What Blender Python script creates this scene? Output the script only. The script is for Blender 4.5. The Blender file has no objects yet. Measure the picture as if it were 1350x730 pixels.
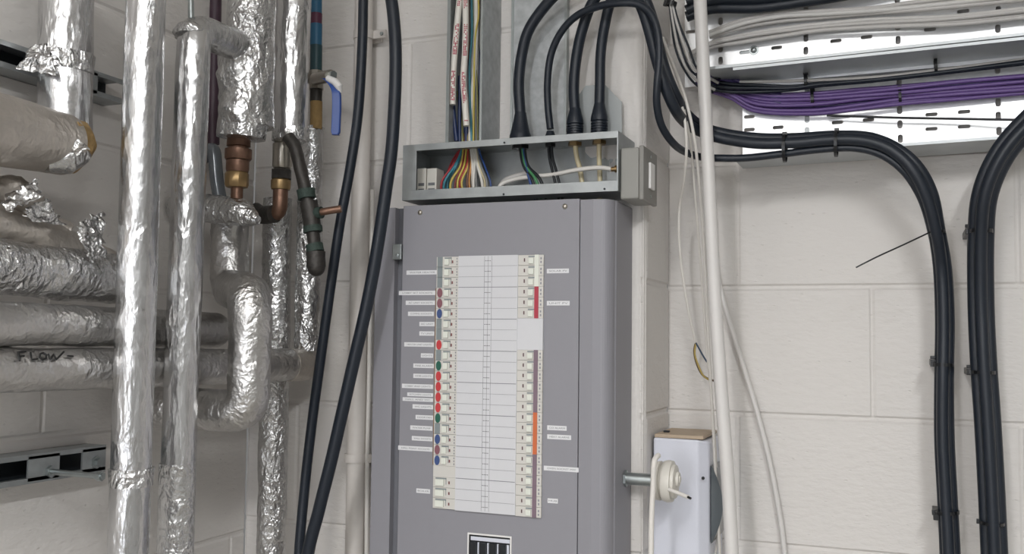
import bpy, math, random
from mathutils import Vector, Matrix, noise
from mathutils.geometry import tessellate_polygon
random.seed(7)
SC = bpy.context.scene
COL = SC.collection

# ------------------------------------------------------------------ camera
FPX = 1300.0
YAW = math.radians(21.8); PITCH = math.radians(3.5); ROLL = math.radians(0.7)
CAM = Vector((0, 0, 1.6))
fwd = Vector((-math.sin(YAW) * math.cos(PITCH), math.cos(YAW) * math.cos(PITCH), math.sin(PITCH)))
rh = Vector((math.cos(YAW), math.sin(YAW), 0))
uh = rh.cross(fwd)
rt = rh * math.cos(ROLL) + uh * math.sin(ROLL)
up = uh * math.cos(ROLL) - rh * math.sin(ROLL)
cd = bpy.data.cameras.new('camera'); cam = bpy.data.objects.new('camera', cd); COL.objects.link(cam)
m3 = Matrix((rt, up, -fwd)).transposed()
cam.matrix_world = Matrix.Translation(CAM) @ m3.to_4x4()
cd.sensor_width = 36; cd.lens = FPX / 1350 * 36; cd.clip_start = 0.02
SC.camera = cam


def ray(px, py):
    return fwd + rt * ((px - 675) / FPX) - up * ((py - 365) / FPX)


def P(px, py, Y=None, X=None):
    """the point of the room seen at a measured place, on the plane Y=const or X=const"""
    d = ray(px, py)
    t = Y / d.y if X is None else X / d.x
    return CAM + d * t


def dep(p): return (p - CAM).dot(fwd)
def M(p, rpx): return rpx * dep(p) / FPX


DB, DR, XL = 1.60, 1.79, -1.188      # back wall, recessed wall, left wall

# ------------------------------------------------------------------ materials
MATS = {}


def lin(h):
    h = h.lstrip('#')
    c = [int(h[i:i + 2], 16) / 255 for i in (0, 2, 4)]
    return tuple([(x / 12.92 if x <= .04045 else ((x + .055) / 1.055) ** 2.4) for x in c] + [1])


def mat(name, col, rough=.5, metal=0.0, bump=0.0, scale=60.0, var=0.0, spec=.5, coat=0.0, emis=None, estr=0, alpha=1.0, trans=0.0):
    if name in MATS: return MATS[name]
    m = bpy.data.materials.new(name); m.use_nodes = True
    nt = m.node_tree; b = nt.nodes['Principled BSDF']
    c = lin(col) if isinstance(col, str) else col
    b.inputs['Base Color'].default_value = c
    b.inputs['Roughness'].default_value = rough
    b.inputs['Metallic'].default_value = metal
    b.inputs['Specular IOR Level'].default_value = spec
    b.inputs['Coat Weight'].default_value = coat
    b.inputs['Transmission Weight'].default_value = trans
    if emis:
        b.inputs['Emission Color'].default_value = lin(emis); b.inputs['Emission Strength'].default_value = estr
    tc = nt.nodes.new('ShaderNodeTexCoord')
    nz = nt.nodes.new('ShaderNodeTexNoise'); nz.inputs['Scale'].default_value = scale; nz.inputs['Detail'].default_value = 5
    nt.links.new(tc.outputs['Object'], nz.inputs['Vector'])
    if var > 0:
        mx = nt.nodes.new('ShaderNodeMix'); mx.data_type = 'RGBA'
        mx.inputs[6].default_value = tuple([max(0, x * (1 - var)) for x in c[:3]] + [1])
        mx.inputs[7].default_value = tuple([min(1, x * (1 + var)) for x in c[:3]] + [1])
        nt.links.new(nz.outputs['Fac'], mx.inputs[0]); nt.links.new(mx.outputs[2], b.inputs['Base Color'])
    if bump > 0:
        bp = nt.nodes.new('ShaderNodeBump'); bp.inputs['Strength'].default_value = bump; bp.inputs['Distance'].default_value = .002
        nt.links.new(nz.outputs['Fac'], bp.inputs['Height']); nt.links.new(bp.outputs['Normal'], b.inputs['Normal'])
    MATS[name] = m
    return m


def foil(name, col='#d8d8d6', rough=.25, vor=60, strength=.6, dist=.004, stretch=1.0, metal=1.0, fine=.4, dull=0.0):
    if name in MATS: return MATS[name]
    m = bpy.data.materials.new(name); m.use_nodes = True
    nt = m.node_tree; N = nt.nodes; L = nt.links; b = N['Principled BSDF']
    b.inputs['Metallic'].default_value = metal
    tc = N.new('ShaderNodeTexCoord'); mp = N.new('ShaderNodeMapping'); L.new(tc.outputs['Object'], mp.inputs[0])
    mp.inputs['Scale'].default_value = (1, 1, stretch)
    n0 = N.new('ShaderNodeTexNoise'); n0.inputs['Scale'].default_value = vor * .4; n0.inputs['Detail'].default_value = 3
    L.new(mp.outputs[0], n0.inputs['Vector'])
    mixv = N.new('ShaderNodeVectorMath'); mixv.operation = 'MULTIPLY_ADD'
    L.new(n0.outputs['Color'], mixv.inputs[0]); mixv.inputs[1].default_value = (1.2 / vor * 2,) * 3; L.new(mp.outputs[0], mixv.inputs[2])
    v = N.new('ShaderNodeTexVoronoi'); v.inputs['Scale'].default_value = vor; v.feature = 'F1'
    L.new(mixv.outputs[0], v.inputs['Vector'])
    v2 = N.new('ShaderNodeTexVoronoi'); v2.inputs['Scale'].default_value = vor * 2.7; v2.feature = 'F1'
    L.new(mixv.outputs[0], v2.inputs['Vector'])
    n1 = N.new('ShaderNodeTexNoise'); n1.inputs['Scale'].default_value = vor * 3; n1.inputs['Detail'].default_value = 6
    L.new(mp.outputs[0], n1.inputs['Vector'])
    a = N.new('ShaderNodeMath'); a.operation = 'MULTIPLY_ADD'; a.inputs[1].default_value = .45
    L.new(v2.outputs['Distance'], a.inputs[0]); L.new(v.outputs['Distance'], a.inputs[2])
    a2 = N.new('ShaderNodeMath'); a2.operation = 'MULTIPLY_ADD'; a2.inputs[1].default_value = fine
    L.new(n1.outputs['Fac'], a2.inputs[0]); L.new(a.outputs[0], a2.inputs[2])
    # crumples come in patches
    n3 = N.new('ShaderNodeTexNoise'); n3.inputs['Scale'].default_value = 9; n3.inputs['Detail'].default_value = 2
    L.new(tc.outputs['Object'], n3.inputs['Vector'])
    rp = N.new('ShaderNodeMapRange'); rp.inputs[1].default_value = .38; rp.inputs[2].default_value = .62
    rp.inputs[3].default_value = .35; rp.inputs[4].default_value = 1
    L.new(n3.outputs['Fac'], rp.inputs[0])
    a3 = N.new('ShaderNodeMath'); a3.operation = 'MULTIPLY'; L.new(a2.outputs[0], a3.inputs[0]); L.new(rp.outputs[0], a3.inputs[1])
    bp = N.new('ShaderNodeBump'); bp.inputs['Strength'].default_value = strength; bp.inputs['Distance'].default_value = dist
    L.new(a3.outputs[0], bp.inputs['Height']); L.new(bp.outputs['Normal'], b.inputs['Normal'])
    c = lin(col)
    mx = N.new('ShaderNodeMix'); mx.data_type = 'RGBA'
    mx.inputs[6].default_value = tuple([x * .8 for x in c[:3]] + [1]); mx.inputs[7].default_value = c
    L.new(n1.outputs['Fac'], mx.inputs[0]); L.new(mx.outputs[2], b.inputs['Base Color'])
    mr = N.new('ShaderNodeMapRange'); mr.inputs[3].default_value = rough * .7; mr.inputs[4].default_value = rough * 1.3
    L.new(n0.outputs['Fac'], mr.inputs[0]); L.new(mr.outputs[0], b.inputs['Roughness'])
    MATS[name] = m
    return m


def wall_mat(name, col):
    m = bpy.data.materials.new(name); m.use_nodes = True
    nt = m.node_tree; N = nt.nodes; L = nt.links; b = N['Principled BSDF']
    b.inputs['Roughness'].default_value = .55; b.inputs['Specular IOR Level'].default_value = .35
    tc = N.new('ShaderNodeTexCoord')
    n1 = N.new('ShaderNodeTexNoise'); n1.inputs['Scale'].default_value = 45; n1.inputs['Detail'].default_value = 6
    n2 = N.new('ShaderNodeTexNoise'); n2.inputs['Scale'].default_value = 3; n2.inputs['Detail'].default_value = 4
    mp = N.new('ShaderNodeMapping'); mp.inputs['Scale'].default_value = (1, 1, 2.2)
    n3 = N.new('ShaderNodeTexVoronoi'); n3.inputs['Scale'].default_value = 38
    L.new(tc.outputs['Object'], mp.inputs[0])
    for n in (n1, n3): L.new(mp.outputs[0], n.inputs['Vector'])
    L.new(tc.outputs['Object'], n2.inputs['Vector'])
    # small pinholes of the block showing through the paint
    pr = N.new('ShaderNodeMapRange'); pr.inputs[1].default_value = .04; pr.inputs[2].default_value = .13
    L.new(n3.outputs['Distance'], pr.inputs[0])
    a = N.new('ShaderNodeMath'); a.operation = 'MULTIPLY_ADD'; a.inputs[1].default_value = .35
    L.new(pr.outputs[0], a.inputs[0]); L.new(n1.outputs['Fac'], a.inputs[2])
    bp = N.new('ShaderNodeBump'); bp.inputs['Strength'].default_value = .62; bp.inputs['Distance'].default_value = .0035
    L.new(a.outputs[0], bp.inputs['Height']); L.new(bp.outputs['Normal'], b.inputs['Normal'])
    c = lin(col); mx = N.new('ShaderNodeMix'); mx.data_type = 'RGBA'
    mx.inputs[6].default_value = tuple([x * .9 for x in c[:3]] + [1]); mx.inputs[7].default_value = c
    L.new(n2.outputs['Fac'], mx.inputs[0]); L.new(mx.outputs[2], b.inputs['Base Color'])
    return m


WALL = wall_mat('painted_block', '#dfdbd7')
GALV = mat('galvanised', '#a2a6a7', .4, .6, .15, 40, .25)
GALVB = mat('galvanised_bright', '#f4f5f6', .36, .6, .05, 60, .04)
GALVM = mat('galvanised_mottled', '#b0b3b4', .5, .3, .25, 70, .38)
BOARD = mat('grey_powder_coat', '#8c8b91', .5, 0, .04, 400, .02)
BOARDD = mat('grey_powder_coat_shaded', '#6e6f75', .5, 0, .04, 400, .02)  # darker copy of the board grey, groove shade put into the colour
PLATE = mat('light_grey_paint', '#a4a8a8', .45, 0, .04, 300, .03)
GREYPL = mat('grey_plastic', '#8e8d88', .45, 0, .03, 300, .02)
GREYPL2 = mat('grey_plastic_face', '#85837e', .5, 0, .03, 300, .02)
WPL = mat('white_plastic', '#e6e4e2', .35, 0, .02, 200, .02)
WPL2 = mat('cream_plastic', '#d9d5cc', .4, 0, .02, 200, .02)
BLUEW = mat('bluish_white_plastic', '#d6d8e2', .35, 0, .02, 200, .02)
WCOND = mat('white_conduit', '#d8d5d2', .35, 0, .02, 200, .02)
PCOND = mat('painted_conduit', '#cfc9c3', .4, 0, .1, 100, .04)
BLK = mat('black_sheath', '#1a212b', .42, 0, .05, 200, .1, .45)
BLK2 = mat('black_plastic', '#111316', .35, 0)
SMOKE = mat('smoked_plastic', '#5a6166', .12, 0, 0, 50, 0, .7)
GREYC = mat('grey_sheath', '#c6c3c0', .45, 0, .05, 200, .06)
GREYC2 = mat('light_grey_sheath', '#d0cecb', .4, 0, .05, 200, .04)
GREYD = mat('dark_grey_sheath', '#77787a', .45, 0, .05, 200, .06)
WHC = mat('white_sheath', '#dedad4', .4, 0, .03, 200, .04)
PURP = mat('purple_sheath', '#6a518c', .38, 0, .03, 200, .12)
PURPD = mat('dark_purple_sheath', '#433768', .4, 0, .03, 200, .12)
PAPER = mat('printed_paper', '#d2d2d5', .6, 0)
INK = mat('ink', '#3c3c42', .7, 0)
INKL = mat('ink_grey', '#909096', .7, 0)
STICK = mat('label_tape', '#dcdcde', .5, 0)
CREAM = mat('breaker_cream', '#cfccc6', .45, 0)
LEVER = mat('breaker_lever', '#e0e2d8', .35, 0)
REDM = mat('red_mark', '#c23a3e', .5, 0)
CRIM = mat('crimson_strip', '#ad3546', .5, 0)
BLUM = mat('blue_mark', '#3a4f80', .5, 0)
GRNM = mat('green_mark', '#1e5c4c', .5, 0)
MARM = mat('maroon_mark', '#85565f', .5, 0)
GRYM = mat('grey_mark', '#838b8d', .5, 0)
ORGM = mat('orange_strip', '#c9683c', .5, 0)
MAUV = mat('mauve_strip', '#7c6874', .5, 0)
COPPER = mat('tarnished_copper', '#7d6152', .42, .8, .3, 120, .25)
BRASS = mat('brass', '#a08660', .38, .8, .1, 120, .15)
CHROME = mat('dull_chrome', '#b0aaa0', .3, .9, .1, 120, .1)
DKCOP = mat('dark_tarnished_pipe', '#3e3b38', .5, .5, .4, 150, .4)
VERD = mat('verdigris', '#34423c', .7, .2, .5, 200, .4)
INSUL = mat('brown_insulation', '#a08458', .95, 0, .8, 150, .25)
INSUL2 = mat('dull_insulation', '#877c70', .85, .2, .7, 60, .2)
STEEL = mat('zinc_steel', '#a8aeae', .35, .9, .1, 100, .1)
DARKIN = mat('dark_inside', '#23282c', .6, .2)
LBLU = mat('blue_lever', '#2c4d94', .4, 0)
WOODB = mat('beige_top', '#b5a28c', .6, 0, .1, 80, .1)
CEILM = mat('ceiling_paint', '#e4e2de', .8, 0, .05, 40, .03)
FLOORM = mat('concrete_floor', '#98958f', .7, 0, .2, 25, .15)
FOIL_S = foil('foil_smooth', '#dcdcdd', .24, 48, .75, .0030, .33, fine=.8)
FOIL_C = foil('foil_crumpled', '#dcdcdc', .24, 62, 1.0, .005, .8, fine=.6)
FOIL_M = foil('foil_matt', '#d2d0ce', .34, 55, .6, .0045, 1.0, fine=.8)
FOIL_B = foil('foil_brownish', '#c9c2ba', .42, 45, .6, .004, 1.0, fine=.7, metal=.75)

# ------------------------------------------------------------------ mesh helpers
WORLD = {}      # object name -> world position


def wpos(o): return WORLD.get(o.name, Vector((0, 0, 0)))


class MB:
    def __init__(s): s.v = []; s.f = []; s.mi = []

    def add(s, vs, fs, mi=0):
        n = len(s.v); s.v += [Vector(v) for v in vs]; s.f += [tuple(i + n for i in f) for f in fs]; s.mi += [mi] * len(fs)
        return s

    def box(s, x0, x1, y0, y1, z0, z1, mi=0):
        x0, x1 = min(x0, x1), max(x0, x1); y0, y1 = min(y0, y1), max(y0, y1); z0, z1 = min(z0, z1), max(z0, z1)
        return s.add([(x0, y0, z0), (x1, y0, z0), (x1, y1, z0), (x0, y1, z0), (x0, y0, z1), (x1, y0, z1), (x1, y1, z1), (x0, y1, z1)],
                     [(0, 3, 2, 1), (4, 5, 6, 7), (0, 1, 5, 4), (1, 2, 6, 5), (2, 3, 7, 6), (3, 0, 4, 7)], mi)

    def obox(s, c, ax, ay, az, mi=0):
        c = Vector(c); vs = []
        for k in (-1, 1):
            for (i, j) in ((-1, -1), (1, -1), (1, 1), (-1, 1)):
                vs.append(c + ax * i + ay * j + az * k)
        return s.add(vs, [(0, 3, 2, 1), (4, 5, 6, 7), (0, 1, 5, 4), (1, 2, 6, 5), (2, 3, 7, 6), (3, 0, 4, 7)], mi)

    def tube(s, pts, r, seg=14, disp=None, caps=True, mi=0):
        pts = [Vector(p) for p in pts]; n = len(pts)
        if isinstance(r, (int, float)): r = [r] * n
        t0 = (pts[1] - pts[0]).normalized()
        a = Vector((0, 0, 1)) if abs(t0.z) < .9 else Vector((1, 0, 0))
        nrm = (a - t0 * a.dot(t0)).normalized()
        base = len(s.v)
        for i in range(n):
            t = (pts[min(i + 1, n - 1)] - pts[max(i - 1, 0)])
            t = t.normalized() if t.length > 1e-9 else t0
            nrm = (nrm - t * nrm.dot(t)).normalized(); bi = t.cross(nrm)
            for k in range(seg):
                an = 2 * math.pi * k / seg
                d = nrm * math.cos(an) + bi * math.sin(an)
                q = pts[i] + d * r[i]
                if disp: q = q + d * disp(q, i / (n - 1))
                s.v.append(q)
        for i in range(n - 1):
            for k in range(seg):
                k2 = (k + 1) % seg
                s.f.append((base + i * seg + k, base + i * seg + k2, base + (i + 1) * seg + k2, base + (i + 1) * seg + k)); s.mi.append(mi)
        if caps:
            s.f.append(tuple(base + k for k in reversed(range(seg)))); s.mi.append(mi)
            s.f.append(tuple(base + (n - 1) * seg + k for k in range(seg))); s.mi.append(mi)
        return s

    def lathe(s, c, ax, prof, seg=24, mi=0):
        c = Vector(c); ax = Vector(ax).normalized()
        return s.tube([c + ax * h for h, _ in prof], [max(rr, 1e-5) for _, rr in prof], seg, mi=mi) if _mono(prof) else s._lathe(c, ax, prof, seg, mi)

    def _lathe(s, c, ax, prof, seg=24, mi=0):
        c = Vector(c); ax = Vector(ax).normalized()
        a = Vector((0, 0, 1)) if abs(ax.z) < .9 else Vector((1, 0, 0))
        u = (a - ax * a.dot(ax)).normalized(); w = ax.cross(u); base = len(s.v); n = len(prof)
        for h, r in prof:
            for k in range(seg):
                an = 2 * math.pi * k / seg; s.v.append(c + ax * h + (u * math.cos(an) + w * math.sin(an)) * max(r, 1e-5))
        for i in range(n - 1):
            for k in range(seg):
                k2 = (k + 1) % seg
                s.f.append((base + i * seg + k, base + i * seg + k2, base + (i + 1) * seg + k2, base + (i + 1) * seg + k)); s.mi.append(mi)
        s.f.append(tuple(base + k for k in reversed(range(seg)))); s.mi.append(mi)
        s.f.append(tuple(base + (n - 1) * seg + k for k in range(seg))); s.mi.append(mi)
        return s

    def sphere(s, c, r, seg=12, rings=8, sc=(1, 1, 1), mi=0):
        c = Vector(c); vs = []; fs = []
        for i in range(rings + 1):
            th = math.pi * i / rings
            for k in range(seg):
                an = 2 * math.pi * k / seg
                vs.append(c + Vector((math.sin(th) * math.cos(an) * r * sc[0], math.sin(th) * math.sin(an) * r * sc[1], math.cos(th) * r * sc[2])))
        for i in range(rings):
            for k in range(seg):
                k2 = (k + 1) % seg; fs.append((i * seg + k, (i + 1) * seg + k, (i + 1) * seg + k2, i * seg + k2))
        return s.add(vs, fs, mi)

    def build(s, name, m, parent=None, smooth=False, bevel=0, solid=0, subsurf=0):
        ms = m if isinstance(m, (list, tuple)) else [m]
        if parent is not None: org = wpos(parent)
        else:
            mn = Vector([min(v[i] for v in s.v) for i in range(3)]); mx = Vector([max(v[i] for v in s.v) for i in range(3)])
            org = (mn + mx) / 2
        me = bpy.data.meshes.new(name); me.from_pydata([v - org for v in s.v], [], s.f)
        for x in ms: me.materials.append(x)
        for i, p in enumerate(me.polygons):
            p.material_index = s.mi[i]
            p.use_smooth = smooth
        me.validate(); me.update()
        o = bpy.data.objects.new(name, me); COL.objects.link(o)
        if parent is not None: o.parent = parent; WORLD[o.name] = org
        else: o.location = org; WORLD[o.name] = org.copy()
        if parent is not None: WORLD[o.name] = org.copy()
        if smooth:
            try: me.set_sharp_from_angle(angle=math.radians(38))
            except Exception: pass
        if bevel:
            b = o.modifiers.new('bevel', 'BEVEL'); b.width = bevel; b.segments = 3; b.limit_method = 'ANGLE'
        if solid:
            b = o.modifiers.new('solid', 'SOLIDIFY'); b.thickness = solid; b.offset = 0
        if subsurf:
            b = o.modifiers.new('sub', 'SUBSURF'); b.levels = subsurf; b.render_levels = subsurf
        return o


def _mono(prof):
    return all(prof[i + 1][0] > prof[i][0] + 1e-7 for i in range(len(prof) - 1))


def tag(o, label=None, cat=None, group=None, kind=None):
    if label: o['label'] = label
    if cat: o['category'] = cat
    if group: o['group'] = group
    if kind: o['kind'] = kind
    return o


def empty(name, loc, label, cat, group=None):
    o = bpy.data.objects.new(name, None); COL.objects.link(o); o.location = loc; o.empty_display_size = .02
    WORLD[o.name] = Vector(loc); tag(o, label, cat, group)
    return o


def spline(pts, step=.006):
    pts = [Vector(p) for p in pts]
    if len(pts) == 2:
        n = max(2, int((pts[1] - pts[0]).length / step)); return [pts[0].lerp(pts[1], i / n) for i in range(n + 1)]
    out = []
    Q = [pts[0] * 2 - pts[1]] + pts + [pts[-1] * 2 - pts[-2]]
    for i in range(1, len(Q) - 2):
        p0, p1, p2, p3 = Q[i - 1:i + 3]
        # centripetal catmull-rom
        t1 = max((p1 - p0).length, 1e-6) ** .5; t2 = t1 + max((p2 - p1).length, 1e-6) ** .5; t3 = t2 + max((p3 - p2).length, 1e-6) ** .5
        n = max(2, int((p2 - p1).length / step))
        for k in range(n):
            t = t1 + (t2 - t1) * k / n
            A1 = p0 * ((t1 - t) / t1) + p1 * (t / t1)
            A2 = p1 * ((t2 - t) / (t2 - t1)) + p2 * ((t - t1) / (t2 - t1))
            A3 = p2 * ((t3 - t) / (t3 - t2)) + p3 * ((t - t2) / (t3 - t2))
            B1 = A1 * ((t2 - t) / t2) + A2 * (t / t2)
            B2 = A2 * ((t3 - t) / (t3 - t1)) + A3 * ((t - t1) / (t3 - t1))
            out.append(B1 * ((t2 - t) / (t2 - t1)) + B2 * ((t - t1) / (t2 - t1)))
    out.append(pts[-1])
    return out


def rounded(pts, rad, step=.004, k=8):
    """polyline with rounded corners, resampled"""
    pts = [Vector(p) for p in pts]; o = [pts[0]]
    for i in range(1, len(pts) - 1):
        a, b, c = pts[i - 1], pts[i], pts[i + 1]
        r = min(rad, (b - a).length * .49, (c - b).length * .49)
        s_, e_ = b + (a - b).normalized() * r, b + (c - b).normalized() * r
        for j in range(k + 1):
            t = j / k; o.append(s_ * (1 - t) ** 2 + b * 2 * t * (1 - t) + e_ * t * t)
    o.append(pts[-1]); out = [o[0]]
    for i in range(1, len(o)):
        n = max(1, int((o[i] - out[-1]).length / step)); s0 = out[-1]
        for j in range(1, n + 1): out.append(s0.lerp(o[i], j / n))
    return out


def px3(pts, Y=None):
    return [P(p[0], p[1], Y=(p[2] if len(p) > 2 else Y)) for p in pts]


def cable(pts, rpx, m, label, name='cable', cat='cable', group=None, Y=None, seg=12, rm=None, smooth=True, parent=None):
    w = px3(pts, Y); r = rm if rm else M(w[len(w) // 2], rpx)
    if pts[-1][1] in (750, 760): w += [Vector((w[-1].x, w[-1].y, .6)), Vector((w[-1].x, w[-1].y, .01))]
    o = MB().tube(spline(w), r, seg).build(name, m, parent, smooth)
    if parent is None: tag(o, label, cat, group)
    return o


def crumple(amp1, f1, amp2=0.0, f2=60.0, zs=1.0):
    def d(q, t):
        p = Vector((q.x, q.y, q.z * zs))
        a = noise.noise(p * f1) * amp1
        if amp2:
            v = noise.voronoi(p * f2)[0]
            a += (v[1] - v[0] - .3) * amp2
        return a
    return d


def tofloor(a, b):
    d = (b - a).normalized(); return b + d * ((.005 - b.z) / d.z)


def pipe(pts, r, m, label=None, d=None, name='insulated_pipe', cat='pipe', seg=56, rad=.05, parent=None, group=None, step=.004):
    o = MB().tube(rounded(pts, rad, step), r, seg, d).build(name, m, parent, True)
    o.data.set_sharp_from_angle(angle=math.radians(80))
    if label: tag(o, label, cat, group)
    return o


def sheet(c, nu, nv, amp, f, m, name, parent=None, thick=.0006, ragged=.0):
    """crumpled sheet through four corners (in order round)"""
    a, b, c2, d = [Vector(x) for x in c]; mb = MB(); vs = []; fs = []
    nrm = (b - a).cross(d - a).normalized()
    for j in range(nv + 1):
        for i in range(nu + 1):
            u, v = i / nu, j / nv
            p = (a * (1 - u) + b * u) * (1 - v) + (d * (1 - u) + c2 * u) * v
            rg = ragged * (noise.noise(Vector((u * 7, v * 7, 3.1)))) * (1 if (i in (0, nu) or j in (0, nv)) else .2)
            q = p + nrm * (noise.noise(p * f) * amp + noise.noise(p * f * 2.7) * amp * .5) + (b - a).normalized() * rg + (d - a).normalized() * rg
            vs.append(q)
    for j in range(nv):
        for i in range(nu):
            k = j * (nu + 1) + i; fs.append((k, k + 1, k + nu + 2, k + nu + 1))
    mb.add(vs, fs)
    return mb.build(name, m, parent, True, solid=thick)


def struct(o): tag(o, kind='structure'); return o


# ------------------------------------------------------------------ room shell
def block_wall(name, u0, u1, z0, z1, to3, zj, uj, nrm_in, gh=.0035, gv=.002, cw=.0035, mortar=.005):
    """block courses with real recessed joints. to3(u, z, depth) -> point; depth goes into the wall"""
    mb = MB()
    k0 = math.floor((z0 - zj) / .225); k1 = math.ceil((z1 - zj) / .225)
    for k in range(k0, k1):
        a, b = max(z0, zj + k * .225), min(z1, zj + (k + 1) * .225)
        if b - a < .01: continue
        off = .225 * (k % 2)
        j0 = math.floor((u0 - uj - off) / .45); j1 = math.ceil((u1 - uj - off) / .45)
        for j in range(j0, j1):
            c, d = max(u0, uj + off + j * .45), min(u1, uj + off + (j + 1) * .45)
            if d - c < .004: continue
            mh, ch = mortar * .5, cw
            U = [c, c + mh * .6, min(c + mh * .6 + ch, (c + d) / 2 - .0005), max(d - mh * .6 - ch, (c + d) / 2 + .0005), d - mh * .6, d]
            V = [a, a + mh, a + mh + ch, b - mh - ch, b - mh, b]
            D = lambda i, jj: (0 if (2 <= i <= 3 and 2 <= jj <= 3) else (max(gh if jj in (0, 1, 4, 5) else 0, gv if i in (0, 1, 4, 5) else 0)))
            vs = [to3(U[i] + noise.noise(Vector((U[i] * 9, V[jj] * 9, 1))) * .002 * (i in (2, 3)), V[jj], D(i, jj)) for jj in range(6) for i in range(6)]
            fs = [(jj * 6 + i, jj * 6 + i + 1, jj * 6 + i + 7, jj * 6 + i + 6) for jj in range(5) for i in range(5)]
            if nrm_in: fs = [tuple(reversed(f)) for f in fs]
            mb.add(vs, fs)
    return mb


ZT, YR, XR = 2.75, -2.4, 2.5
zj_b = P(845, 549, Y=DB).z        # a course joint of the back wall
zj_r = P(1000, 546.5, Y=DR).z
zj_l = P(70, 573, X=XL).z
uj_r = P(1150, 500, Y=DR).x
XP = P(848, 450, Y=DB).x          # the pier arris
XC = P(885, 450, Y=DR).x

mb = block_wall('wall_back', XL, XP, 0, ZT, lambda u, z, d: (u, DB + d, z), zj_b, P(606, 30, Y=DB).x - .1, False)
mbr = block_wall('r', DB, DR, 0, ZT, lambda u, z, d: (XP - d, u, z), zj_b, DB - .2, False)
mb.add(mbr.v, mbr.f)
struct(mb.build('wall_back', WALL))
# rough rendered arris of the pier above the board
zt0 = P(830, 182, Y=DB).z; pts = []; nu, nv = 46, 90
mb = MB(); vs = []; fs = []
for j in range(nv + 1):
    for i in range(nu + 1):
        u = XP - .115 + .117 * i / nu; z = zt0 - .6 + (ZT - zt0 + .6) * j / nv
        e = min(1, (u - (XP - .115)) / .03)
        n_ = noise.noise(Vector((u * 40, z * 40, 0))) * .004 + noise.noise(Vector((u * 110, z * 110, 5))) * .002
        rb = max(0, (u - XP + .012) / .012) ** 2 * .010
        ztop = 1.0 if z > zt0 - .02 else .35
        vs.append((u, DB - .001 - (.004 + n_) * e * ztop + rb, z))
for j in range(nv):
    for i in range(nu):
        k = j * (nu + 1) + i; fs.append((k, k + 1, k + nu + 2, k + nu + 1))
mb.add(vs, fs); struct(mb.build('wall_back_render', WALL, None, True))
struct(block_wall('wall_recess', XP - .003, XR, 0, ZT, lambda u, z, d: (u, DR + d, z), zj_r, uj_r, False).build('wall_recess', WALL))
struct(block_wall('wall_left', YR, DB, 0, ZT, lambda u, z, d: (XL - d, u, z), zj_l, P(50, 690, X=XL).y, False).build('wall_left', WALL))
REARM = mat('grey_painted_wall', '#acacaa', .7, 0, .05, 30, .05)
struct(MB().box(XR, XR + .1, YR, DR, 0, ZT).build('wall_right', REARM))
struct(MB().box(XL, XR, YR - .1, YR, 0, ZT).build('wall_front', REARM))
struct(MB().box(XL - .1, XR + .1, YR - .1, DR + .1, -.1, 0).build('floor', FLOORM))
struct(MB().box(XL - .1, XR + .1, YR - .1, DR + .1, ZT, ZT + .1).build('ceiling', CEILM))


# ------------------------------------------------------------------ ceiling lamps
def batten(x, y, ln, rot, power, label, w=.16, col=(1, .985, .965)):
    t = empty('ceiling_light', (x, y, ZT - .03), label, 'ceiling light', 'strip lights on the ceiling')
    hx, hy = (ln / 2, w / 2) if rot == 0 else (w / 2, ln / 2)
    MB().box(x - hx, x + hx, y - hy, y + hy, ZT - .05, ZT - .002).build('housing', WPL, t, bevel=.004)
    MB().box(x - hx + .01, x + hx - .01, y - hy + .01, y + hy - .01, ZT - .075, ZT - .05).build(
        'diffuser', mat('diffuser', '#ffffff', .5, emis='#fffdfa', estr=8), t, bevel=.004)
    ld = bpy.data.lights.new('lamp', 'AREA'); ld.shape = 'RECTANGLE'; ld.size = hx * 2 - .04; ld.size_y = hy * 2 - .03
    ld.energy = power; ld.color = col
    lo = bpy.data.objects.new('lamp', ld); COL.objects.link(lo); lo.parent = t; lo.location = (0, 0, -.05)
    return t


batten(-.35, -1.1, 1.5, 1, 30, 'long white ceiling strip light behind the camera at the left')
batten(.62, -1.0, 1.5, 1, 46, 'long white ceiling strip light over the right side of the room', col=(.965, .985, 1))

# glowing window shape added unseen behind the camera, for foil highlights and fill
wx0, wx1, wz0, wz1 = -.72, -.18, .75, 2.25
fr_ = MB()
fr_.box(wx0 - .05, wx0, YR, YR + .04, wz0 - .05, wz1 + .05).box(wx1, wx1 + .05, YR, YR + .04, wz0 - .05, wz1 + .05)
fr_.box(wx0, wx1, YR, YR + .04, wz0 - .05, wz0).box(wx0, wx1, YR, YR + .04, wz1, wz1 + .05)
wf_ = struct(fr_.build('added_light_window', WPL))
MB().box(wx0, wx1, YR + .005, YR + .012, wz0, wz1).build('added_glow_pane', mat('added_pane_glow', '#f4f8ff', .6, emis='#f2f6ff', estr=5.5), wf_)

# ------------------------------------------------------------------ distribution board
YF = 1.475
XS = P(811, 450, Y=1.496).x                 # right side of the steel box
fl = P(492, 500, Y=YF).x                    # left edge of the frame
fr = P(791, 450, Y=YF).x
ztop = P(640, 267, Y=YF).z; zbot = P(640, 730, Y=YF).z - .13
board = empty('distribution_board', ((fl + fr) / 2, DB, zbot), 'large grey metal distribution board with rows of breakers on the wall', 'distribution board')
MB().box(fl + .012, XS, 1.50, DB - .001, zbot, ztop - .001).build('enclosure', BOARD, board, bevel=.003)
cl = P(528, 500, Y=YF).x; cr = P(763, 450, Y=YF).x; gl = P(517, 500, Y=YF).x
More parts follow.
